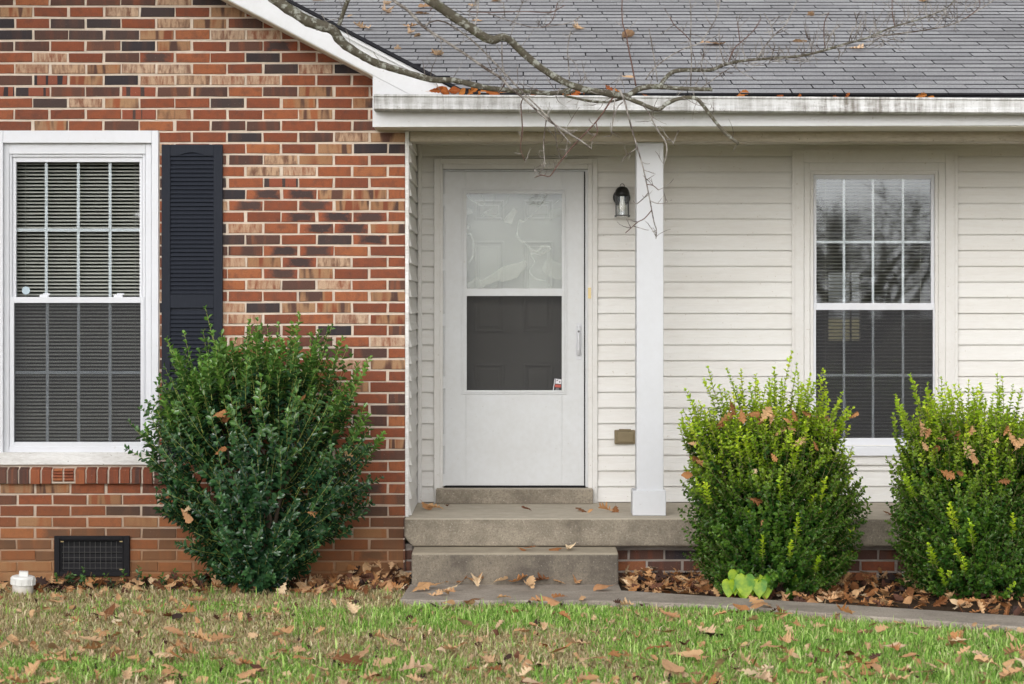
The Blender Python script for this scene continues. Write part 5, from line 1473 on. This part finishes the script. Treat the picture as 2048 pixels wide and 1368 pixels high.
def in_walk(X, Y):
    if -0.62 <= X < 0.63: return walk_front(X) <= Y <= -0.34
    return X >= 0.63 and walk_front(X) <= Y <= walk_back(X)
def in_bed(X, Y):
    if X >= 0.63: return Y > walk_back(X)
    if X < -0.61: return Y > -0.40 - 0.05*math.sin(X*9)
    return Y > -0.4

# on the lawn
placed = 0
spec = [(1340, 1236, .15), (1150, 1290, .14), (1170, 1325, .15), (1345, 1345, .2), (920, 1245, .15), (700, 1324, .2), (1130, 1240, .11), (1000, 1250, .11), (60, 1345, .16), (200, 1232, .12), (205, 1268, .13), (340, 1250, .1), (400, 1270, .1), (490, 1330, .1), (255, 1355, .11),
        (560, 1300, .13), (600, 1305, .09), (790, 1290, .1), (760, 1280, .09), (1690, 1225, .13), (1540, 1215, .14), (1465, 1222, .14), (1410, 1265, .15), (1530, 1295, .11), (1580, 1260, .11), (1700, 1310, .13), (1815, 1315, .12), (1900, 1285, .14), (1790, 1300, .13), (1490, 1290, .12),
        (1365, 1345, .17), (1440, 1330, .12), (1530, 1345, .12), (1745, 1250, .12), (1640, 1252, .1), (1960, 1315, .1), (2030, 1310, .12), (980, 1330, .14), (860, 1345, .12), (640, 1340, .14), (330, 1310, .14), (360, 1312, .12), (45, 1290, .12), (1080, 1205, .13), (945, 1200, .12), (1255, 1210, .1)]
LBL = 'dry fallen oak leaf lying in the lawn grass'
while placed < 225:
    if placed < len(spec):
        px, py, size = spec[placed]
        X, Y, _ = ground_pt(px, py, 0.04); size *= 0.9
        mat = random.choices([LEAF_TAN, LEAF_BRN], [75, 25])[0] if random.random() < 0.6 else LEAF_PALE
    else:
        px = random.uniform(-60, 2110); py = 1185 + 200*random.random()**0.8
        if random.random() < 0.35*(1 - px/2048): continue
        X, Y, _ = ground_pt(px, py, 0.03)
        if in_walk(X, Y) or in_bed(X, Y): continue
        size = random.uniform(0.07, 0.145)
        mat = random.choices([LEAF_TAN, LEAF_BRN, LEAF_DRK, LEAF_PALE], [48, 18, 8, 26])[0]
    leaf_obj((X, Y, random.uniform(0.036, 0.058)), size, mat, 0.24, label=lawn_label(px, size, mat), group='fallen leaves on the lawn'); placed += 1

# on the walk, step and porch
for (px, py, size, mat) in [(880, 1172, .11, LEAF_TAN), (905, 1178, .12, LEAF_TAN), (840, 1178, .13, LEAF_TAN), (855, 1172, .11, LEAF_TAN), (885, 1186, .10, LEAF_TAN), (897, 1187, .08, LEAF_TAN), (950, 1166, .13, LEAF_TAN), (955, 1172, .13, LEAF_TAN), (1000, 1166, .10, LEAF_TAN), (1035, 1166, .13, LEAF_BRN), (1062, 1170, .13, LEAF_TAN), (1060, 1176, .11, LEAF_TAN),
                            (1085, 1165, .1, LEAF_BRN), (1120, 1165, .1, LEAF_TAN), (1155, 1164, .11, LEAF_TAN), (1205, 1177, .12, LEAF_TAN), (925, 1164, .1, LEAF_BRN), (1010, 1200, .13, LEAF_TAN), (1100, 1203, .13, LEAF_TAN), (1120, 1197, .10, LEAF_BRN), (1510, 1206, .12, LEAF_BRN), (1685, 1226, .13, LEAF_BRN), (870, 1195, .1, LEAF_TAN), (1520, 1214, .12, LEAF_TAN)]:
    X, Y, _ = ground_pt(px, py, 0.055)
    leaf_obj((X, Y, 0.056 + size*0.12), size*1.0, mat, 0.22, lean=0.30, label=CWORD[mat.name] + ' oak leaf lying on the concrete walk ' + ('left of the door' if px < 920 else 'in front of the step' if px < 1240 else 'near the boxwoods'), group='fallen leaves on the walk')
for (px, size, mat) in [(1074-30, .07, LEAF_BRN), (1060, .08, LEAF_BRN), (1115, .10, LEAF_BRN), (1138, .11, LEAF_TAN)]:
    o = leaf_obj((WX(px, -0.3), -0.28, 0.243), size, mat, 0.12, group='leaves on the step')
    o['label'] = {1044: 'smallest brown leaf lying on the concrete step, leftmost of four', 1060: 'small brown leaf on the concrete step, second from the left', 1115: 'brown oak leaf on the concrete step, second from the right', 1138: 'tan oak leaf on the concrete step, rightmost of four'}[px]
for (px, py, size, mat) in [(852, 1016, .12, LEAF_BRN), (872, 1017, .11, LEAF_TAN), (893, 1014, .06, LEAF_DRK), (1054, 1020, .075, LEAF_DRK), (1165, 1021, .11, LEAF_BRN), (1181, 1022, .05, LEAF_BRN), (1212, 1022, .11, LEAF_BRN), (1231, 1021, .10, LEAF_BRN), (1778, 1027, .11, LEAF_BRN)]:
    X, Y, _ = ground_pt(px, py + 3, 0.404)
    o = leaf_obj((X, Y, 0.418), size, mat, 0.35, group='leaves on the porch')
    o['label'] = {852: 'brown oak leaf in the porch corner against the siding, leftmost of the pair', 872: 'tan oak leaf in the porch corner beside the brown one', 893: 'small dark leaf scrap on the porch left of the door', 1054: 'dark curled leaf on the porch below the middle of the door',
                  1165: 'curled brown oak leaf on the porch below the door handle', 1181: 'tiny brown leaf on the porch just right of the door', 1212: 'brown leaf on the porch, left of the pair beside the post', 1231: 'brown leaf on the porch touching the post base side', 1778: 'brown leaf on the porch slab between the two boxwoods'}[px]
# on the roof and in the gutter
for (px, py, size) in [(640, 4, .14), (774, 13, .10), (770, 31, .16), (699, 38, .07), (722, 60, .14), (738, 62, .12), (852, 20, .12), (845, 31, .12), (902, 40, .10), (955, 47, .08), (994, 7, .15), (945, 18, .1), (820, 59, .11), (835, 75, .12), (822, 72, .1), (797, 105, .08), (875, 116, .15), (866, 113, .06),
                       (1154, 63, .16), (1259, 79, .16), (1424, 93, .18), (1254, 163, .09), (1624, 36, .11), (1601, 87, .11), (1713, 105, .12), (1851, 8, .15)]:
    s_ = (HORIZON - py)/F_PX
    d = ((ZE0 - CAM_Z) + TS*(-CAM_D - YE0)) / (s_ - TS)
    Y = d - CAM_D
    leaf_obj((WX(px, Y), Y, roof_z(Y) + 0.022), size*0.95, LEAF_PALE, 0.12, label='pale oak leaf on the shingle roof ' + ('close to the white gable edge' if px < 880 else 'above the front door' if px < 1200 else 'above the porch post and limb' if px < 1500 else 'on its right half'), group='leaves on the roof',
             rot=(SL + random.uniform(-.1, .35), random.uniform(-.15, .15), random.uniform(0, 6.28)))
for (px, py, size) in [(872, 178, .13), (888, 178, .12), (908, 178, .1), (945, 180, .12), (965, 182, .13), (985, 182, .12), (1003, 183, .10), (1130, 185, .10), (1150, 186, .12), (1165, 187, .09), (1218, 174, .08), (1235, 180, .07), (1290, 188, .07), (1483, 186, .12), (1558, 189, .07), (1596, 190, .06), (1672, 190, .09), (1695, 190, .07), (1822, 187, .09), (1842, 189, .09), (1862, 191, .05), (1070, 183, .08), (925, 181, .08)]:
    Y = random.uniform(-0.43, -0.38)
    p = W(px, py + 3, Y)
    leaf_obj((p[0], Y, p[2]), size*0.75, LEAF_RST, 0.2, label='rust-coloured oak leaf sticking out of the gutter ' + ('above the door, left end' if px < 1040 else 'under the main limb' if px < 1320 else 'above the bare siding' if px < 1580 else 'above the right window'), group='leaves in the gutter',
             rot=(R(90) + random.uniform(-.4, .3), random.uniform(-.9, .9), random.uniform(-.4, .4)))
# caught in the shrubs
def caught(lst, c, prof, depth, label, group):
    for (px, py, size, mat) in lst:
        Y = c[1] - 0.3
        for _ in range(3):                         # settle on the shrub's own surface at that height
            p = W(px, py, Y); hw = float(np.interp(p[2]/prof['h'], prof['t'], prof['w']))
            u = min(0.95, abs(p[0] - c[0])/max(hw, 0.1))
            Y = c[1] - depth*hw*math.sqrt(1 - u*u) - 0.035
        Y += random.uniform(-0.01, 0.05)
        p = W(px, py, Y)
        leaf_obj(p, size*0.85, mat, 0.8, label=label, group=group, rot=(R(90) + random.uniform(-.7, .5), random.uniform(-1.5, 1.5), random.uniform(-.6, .6)))
caught([(1452, 838, .12, LEAF_BRN), (1440, 850, .12, LEAF_BRN), (1466, 815, .11, LEAF_BRN), (1485, 832, .10, LEAF_BRN), (1505, 828, .10, LEAF_BRN), (1532, 828, .13, LEAF_TAN), (1543, 838, .08, LEAF_TAN), (1575, 842, .08, LEAF_BRN), (1590, 830, .1, LEAF_BRN), (1612, 826, .08, LEAF_BRN), (1645, 835, .1, LEAF_TAN), (1560, 862, .09, LEAF_TAN), (1582, 858, .08, LEAF_TAN),
        (1598, 885, .11, LEAF_TAN), (1632, 892, .08, LEAF_BRN), (1664, 896, .06, LEAF_TAN), (1665, 860, .09, LEAF_BRN), (1548, 915, .07, LEAF_BRN), (1388, 918, .10, LEAF_BRN), (1400, 926, .08, LEAF_BRN), (1375, 950, .09, LEAF_BRN), (1385, 888, .07, LEAF_TAN), (1508, 945, .06, LEAF_TAN), (1511, 1000, .10, LEAF_BRN), (1525, 1043, .06, LEAF_TAN), (1706, 830, .08, LEAF_BRN), (1430, 862, .1, LEAF_BRN), (1520, 842, .09, LEAF_BRN)],
       bc, b1, 0.86, 'brown oak leaf caught in the boxwood beside the porch post', 'leaves caught in the first boxwood')
caught([(1840, 855, .12, LEAF_TAN), (1856, 868, .08, LEAF_TAN), (1883, 876, .06, LEAF_TAN), (1905, 870, .10, LEAF_BRN), (1940, 864, .09, LEAF_TAN), (1935, 900, .13, LEAF_TAN), (1948, 914, .10, LEAF_TAN), (1895, 948, .11, LEAF_BRN), (1918, 946, .07, LEAF_BRN), (2008, 962, .09, LEAF_BRN), (2026, 880, .12, LEAF_TAN), (2012, 862, .08, LEAF_BRN), (1990, 880, .06, LEAF_TAN), (1868, 902, .1, LEAF_BRN), (1850, 892, .07, LEAF_TAN), (2040, 890, .1, LEAF_TAN)],
       bc2, b2, 0.86, 'tan oak leaf caught in the boxwood at the right edge', 'leaves caught in the second boxwood')
caught([(452, 835, .13, LEAF_BRN), (437, 828, .11, LEAF_BRN), (441, 902, .09, LEAF_BRN), (348, 845, .06, LEAF_BRN), (372, 1030, .12, LEAF_TAN), (375, 1018, .06, LEAF_TAN), (695, 910, .12, LEAF_TAN), (622, 830, .08, LEAF_BRN), (530, 760, .09, LEAF_DRK), (562, 712, .08, LEAF_BRN), (624, 1025, .08, LEAF_BRN), (670, 1020, .05, LEAF_TAN), (603, 800, .09, LEAF_BRN), (670, 865, .06, LEAF_BRN)],
       hc, hs_, 0.66, 'brown oak leaf caught in the holly bush', 'leaves caught in the holly')

# drifts of leaves in the beds: too many to count
def leaf_mass(name, pts, sizes, mats, label, tilt=0.5):
    V, F, mi, c0 = [], [], [], 0
    for p, sz in zip(pts, sizes):
        s = LVAR[random.randrange(len(LVAR))]
        M = Euler((random.gauss(0, tilt), random.gauss(0, tilt), random.uniform(0, 6.28))).to_matrix() * sz
        A = np.array(s.v) @ np.array(M).T + np.array(p)
        V.append(A); m_ = random.randrange(len(mats))
        for f in s.f: F.append(tuple(i + c0 for i in f)); mi.append(m_)
        c0 += len(A)
    V = np.concatenate(V)
    me = bpy.data.meshes.new(name); me.from_pydata(V.tolist(), [], F)
    for m in mats: me.materials.append(m)
    me.polygons.foreach_set('material_index', mi); me.update()
    o = bpy.data.objects.new(name, me); link(o); tag(o, label, kind='stuff')
pts, szs = [], []
while len(pts) < 1150:
    X = random.uniform(0.66, 4.2); wb = walk_back(X)
    Y = wb + (0.0 - wb)*random.random()**0.8 + 0.03
    dens = 1.0 if X < 2.05 else 0.75
    if random.random() > dens: continue
    zz = 0.02 + random.random()*(0.03 + 0.045*max(0, 1 - abs(Y)/0.7))
    pts.append((X, Y, zz)); szs.append(random.uniform(0.055, 0.105))
leaf_mass('leaf_litter', pts, szs, [LEAF_BRN, LEAF_BRN, LEAF_TAN, LEAF_TAN, LEAF_DRK], 'drift of brown oak leaves in the bed under the porch')
pts, szs = [], []
while len(pts) < 330:
    X = random.uniform(-3.4, -0.62); Y = -0.03 - random.random()**1.2*0.62
    if random.random() > (0.30 if X < -2.0 else 0.7): continue
    pile_ = 0.14*max(0, 1 - math.hypot(X + 0.72, (Y + 0.12))/0.32)
    pts.append((X, Y, 0.015 + random.random()*(0.03 + pile_))); szs.append(random.uniform(0.06, 0.12))
for _ in range(60):
    X = random.uniform(-0.98, -0.61); Y = -random.random()*0.42
    pts.append((X, Y, 0.02 + random.random()*0.14*max(0, 1-abs(Y)/0.4))); szs.append(random.uniform(0.06, 0.105))
leaf_mass('leaf_litter', pts, szs, [LEAF_BRN, LEAF_TAN, LEAF_TAN, LEAF_DRK], 'scattered brown oak leaves along the foot of the brick wall')
pts, szs = [], []
while len(pts) < 900:
    px = random.uniform(-150, 2200); py = 1190 + 215*random.random()
    X, Y, _ = ground_pt(px, py, 0.02)
    if in_walk(X, Y) or in_bed(X, Y): continue
    pts.append((X, Y, random.uniform(0.012, 0.04))); szs.append(random.uniform(0.025, 0.075))
leaf_mass('leaf_fragments', pts, szs, [LEAF_TAN, LEAF_DRK, LEAF_PALE, LEAF_TAN], 'small broken leaf fragments scattered through the lawn', 0.7)

# ------------------------------------------------------------------ grass
def vnoise(x, y, sc, seed):
    r_ = np.random.default_rng(seed); G = r_.random((64, 64))
    u, v = (x*sc) % 64, (y*sc) % 64
    i, j = u.astype(int), v.astype(int); fu, fv = u - i, v - j
    fu = fu*fu*(3-2*fu); fv = fv*fv*(3-2*fv)
    i1, j1 = (i+1) % 64, (j+1) % 64
    i %= 64; j %= 64
    return (G[i, j]*(1-fu) + G[i1, j]*fu)*(1-fv) + (G[i, j1]*(1-fu) + G[i1, j1]*fu)*fv
NB = 300000
gx = rng.uniform(-3.9, 3.9, NB); gy = rng.uniform(-5.2, -0.12, NB)
keep = np.array([not (in_walk(x, y) or (-0.61 < x < 0.63 and y > -0.4)) for x, y in zip(gx, gy)])
bedm = np.array([in_bed(x, y) for x, y in zip(gx, gy)])
keep &= ~(bedm & (gx > 0)); keep &= ~(bedm & (rng.random(NB) > 0.10))
gx, gy = gx[keep], gy[keep]; n = len(gx)
# dry where the lawn is thin: along the wall, at the walk's left end, and in broad patches on the left
n1 = vnoise(gx + 50, gy + 50, 1.1, 1)*0.55 + vnoise(gx + 50, gy + 50, 3.7, 2)*0.30 + vnoise(gx+50, gy+50, 11, 3)*0.22
bias = np.interp(gx, [-3.9, -1.0, 0.2, 1.0, 3.9], [0.16, 0.06, -0.06, -0.14, -0.12])
bias += 0.30*np.exp(-((gy + 0.75)/0.35)**2)*(gx < 0.0) + 0.22*np.exp(-((gy + 2.05)/0.55)**2)*(gx < -1.2) - 0.26*np.exp(-((gy + 1.35)/0.30)**2)*(gx < -0.4)
bias += 0.22*np.exp(-((gy - np.array([walk_front(x) for x in gx]) + 0.12)/0.15)**2)*((gx < -0.1) | (gx > 1.5))
dryv = 1/(1 + np.exp(-(n1 + bias - 0.52)*16))
dry = (rng.random(n) < np.clip(dryv*0.82 + 0.17, 0, 0.93)).astype(float)*rng.uniform(0.75, 1.0, n)
tall = 0.018 + 0.026*vnoise(gx+9, gy+9, 2.2, 7) + rng.exponential(0.009, n)
long_ = rng.random(n) < 0.03
tall = np.where(long_, tall + rng.uniform(0.02, 0.06, n), tall)
tall *= np.where(np.abs(gy - np.array([walk_front(x) for x in gx])) < 0.25, 0.75, 1.0)
tall *= np.where(dry > 0.5, 0.72, 1.0)
ang = rng.uniform(0, 2*math.pi, n); lean = rng.uniform(0.15, 0.95, n)*np.where(dry > 0.5, 1.5, 1.0)
wd = rng.uniform(0.0016, 0.0034, n)*np.where(long_, 1.5, 1.0)
dx, dy = np.cos(ang), np.sin(ang)
sa = ang + rng.uniform(0.8, 2.3, n); sx, sy = np.cos(sa)*wd, np.sin(sa)*wd
z = np.zeros(n)
b_l = np.stack([gx - sx, gy - sy, z], 1); b_r = np.stack([gx + sx, gy + sy, z], 1)
mxx, myy = gx + dx*lean*tall*0.30, gy + dy*lean*tall*0.30
m_l = np.stack([mxx - sx*0.8, myy - sy*0.8, tall*0.6], 1); m_r = np.stack([mxx + sx*0.8, myy + sy*0.8, tall*0.6], 1)
tp = np.stack([gx + dx*lean*tall, gy + dy*lean*tall, tall*np.clip(1.05 - 0.35*lean, 0.35, 1)], 1)
V = np.stack([b_l, b_r, m_r, m_l, tp], 1).reshape(-1, 3)
ii = np.arange(n)[:, None]*5
me = from_np('grass', V, [ii + np.array([[0, 1, 2, 3]]), ii + np.array([[3, 2, 4]])], GRASS, {'dry': np.repeat(dry, 5), 'rv': np.repeat(rng.random(n), 5)})
o = bpy.data.objects.new('grass', me); link(o); tag(o, 'short patchy lawn grass, green blades mixed with dry tan ones', kind='stuff')

# low weeds along the wall foot
def weed_mass(n_, xr, yr, label):
    P0 = np.stack([rng.uniform(*xr, n_), rng.uniform(*yr, n_), np.full(n_, 0.01)], 1)
    SV, SF, LV, LF, tip, rv = shoots_np(P0, np.stack([rng.normal(0, .5, n_), rng.normal(0, .4, n_), np.ones(n_)], 1), rng.uniform(0.03, 0.09, n_), 4, 0.03, 0.016, tipscale=np.full(n_, 0.4))
    me = from_np('weeds', LV, [LF], HOLLY, {'tip': tip, 'rv': rv}); o = bpy.data.objects.new('weeds', me); link(o); tag(o, label, kind='stuff')
weed_mass(34, (-2.75, -1.55), (-0.32, -0.08), 'low green weeds along the foot of the brick wall')

# ------------------------------------------------------------------ trees across the lawn (bare ones seen reflected, evergreens added)
def bare_tree_mesh(H, seed):
    rd = random.Random(seed); s = MB()
    def grow(p, d, L, r, lev):
        pts, rad = [p], [r]; q = p
        nseg = 4 if lev < 4 else 2
        for i in range(nseg):
            d = (d + Vector((rd.uniform(-.2, .2), rd.uniform(-.2, .2), rd.uniform(-.06, .12)))).normalized()
            q = q + d*L/nseg; pts.append(q); rad.append(r*(1 - 0.5*(i+1)/nseg))
        s.tube(pts, rad, 7 if lev < 2 else (4 if lev < 4 else 3))
        if lev >= 6: return
        for _ in range((4, 3, 3, 4, 3, 2)[lev]):
            i = rd.randrange(max(1, nseg//2), nseg+1)
            a = Vector((rd.uniform(-1, 1), rd.uniform(-1, 1), rd.uniform(-0.25, 0.8))).normalized()
            grow(pts[i], (d*0.65 + a*0.8).normalized(), L*rd.uniform(0.58, 0.85), max(rad[i]*0.66, 0.006), lev + 1)
    grow(Vector((0, 0, -0.2)), Vector((0, 0, 1)), H*0.15, H*0.026, 0)
    return s.mesh('trunk_and_branches', BARK)
btm = bare_tree_mesh(12, 5)
for (x, y, rz, sc, lb) in [(6.0, -27, 0.0, 1.0, 'big bare tree across the lawn, mirrored in the right window'), (11.5, -40, 2.1, 0.95, 'second bare tree behind it across the lawn, mirrored in the window'), (3.6, -46, 4.0, 1.15, 'far bare tree across the street, mirrored small in the right window'), (8.4, -52, 5.3, 1.2, 'farthest bare tree, mirrored as a faint crown in the window')]:
    t = empty('bare_tree', (x, y, 0)); tag(t, lb, 'tree', 'trees across the lawn')
    o = bpy.data.objects.new('trunk_and_branches', btm); o.location = (x, y, 0); o.rotation_euler = (0, 0, rz); o.scale = (sc, sc, sc); link(o, t)
def evergreen(x, y, H, Rr, seed, label):  # unseen trees put in to darken what the left window mirrors
    r_ = np.random.default_rng(seed); n_ = 5200
    h = r_.random(n_)**1.1; th = r_.random(n_)*6.283; rr = (1 - h)**0.8*Rr*(0.55 + 0.45*r_.random(n_))
    P0 = np.stack([x + np.cos(th)*rr, y + np.sin(th)*rr, 0.3 + h*H], 1)
    D = np.stack([np.cos(th), np.sin(th), r_.normal(-0.1, 0.4, n_)], 1)
    V, F = leaves_np(P0, D, r_.normal(size=(n_, 3)) + np.array([0, 0, 1.5]), np.full(n_, 0.75), np.full(n_, 0.42))
    t = empty('added_evergreen', (x, y, 0)); tag(t, label, 'tree', 'trees across the lawn')
    me = from_np('crown', V, [F], EVERG, {'tip': np.zeros(len(V)), 'rv': np.repeat(r_.random(n_), 6)}); o = bpy.data.objects.new('crown', me); o['kind'] = 'stuff'; link(o, t)
    s = MB(); s.tube([(x, y, -0.1), (x, y, H*0.5), (x, y, H*0.95)], [0.25, 0.15, 0.03], 8); s.build('trunk', BARK, t)
for i, (x, y, H, Rr, lb) in enumerate([(-7.0, -30, 8.5, 2.6, 'nearest'), (-10.5, -33, 10, 3.0, 'middle'), (-14.5, -31, 9, 2.8, 'farthest left')]):
    evergreen(x, y, H, Rr, 20 + i, 'dark evergreen added across the lawn, %s of three darkening the left window reflection' % lb)
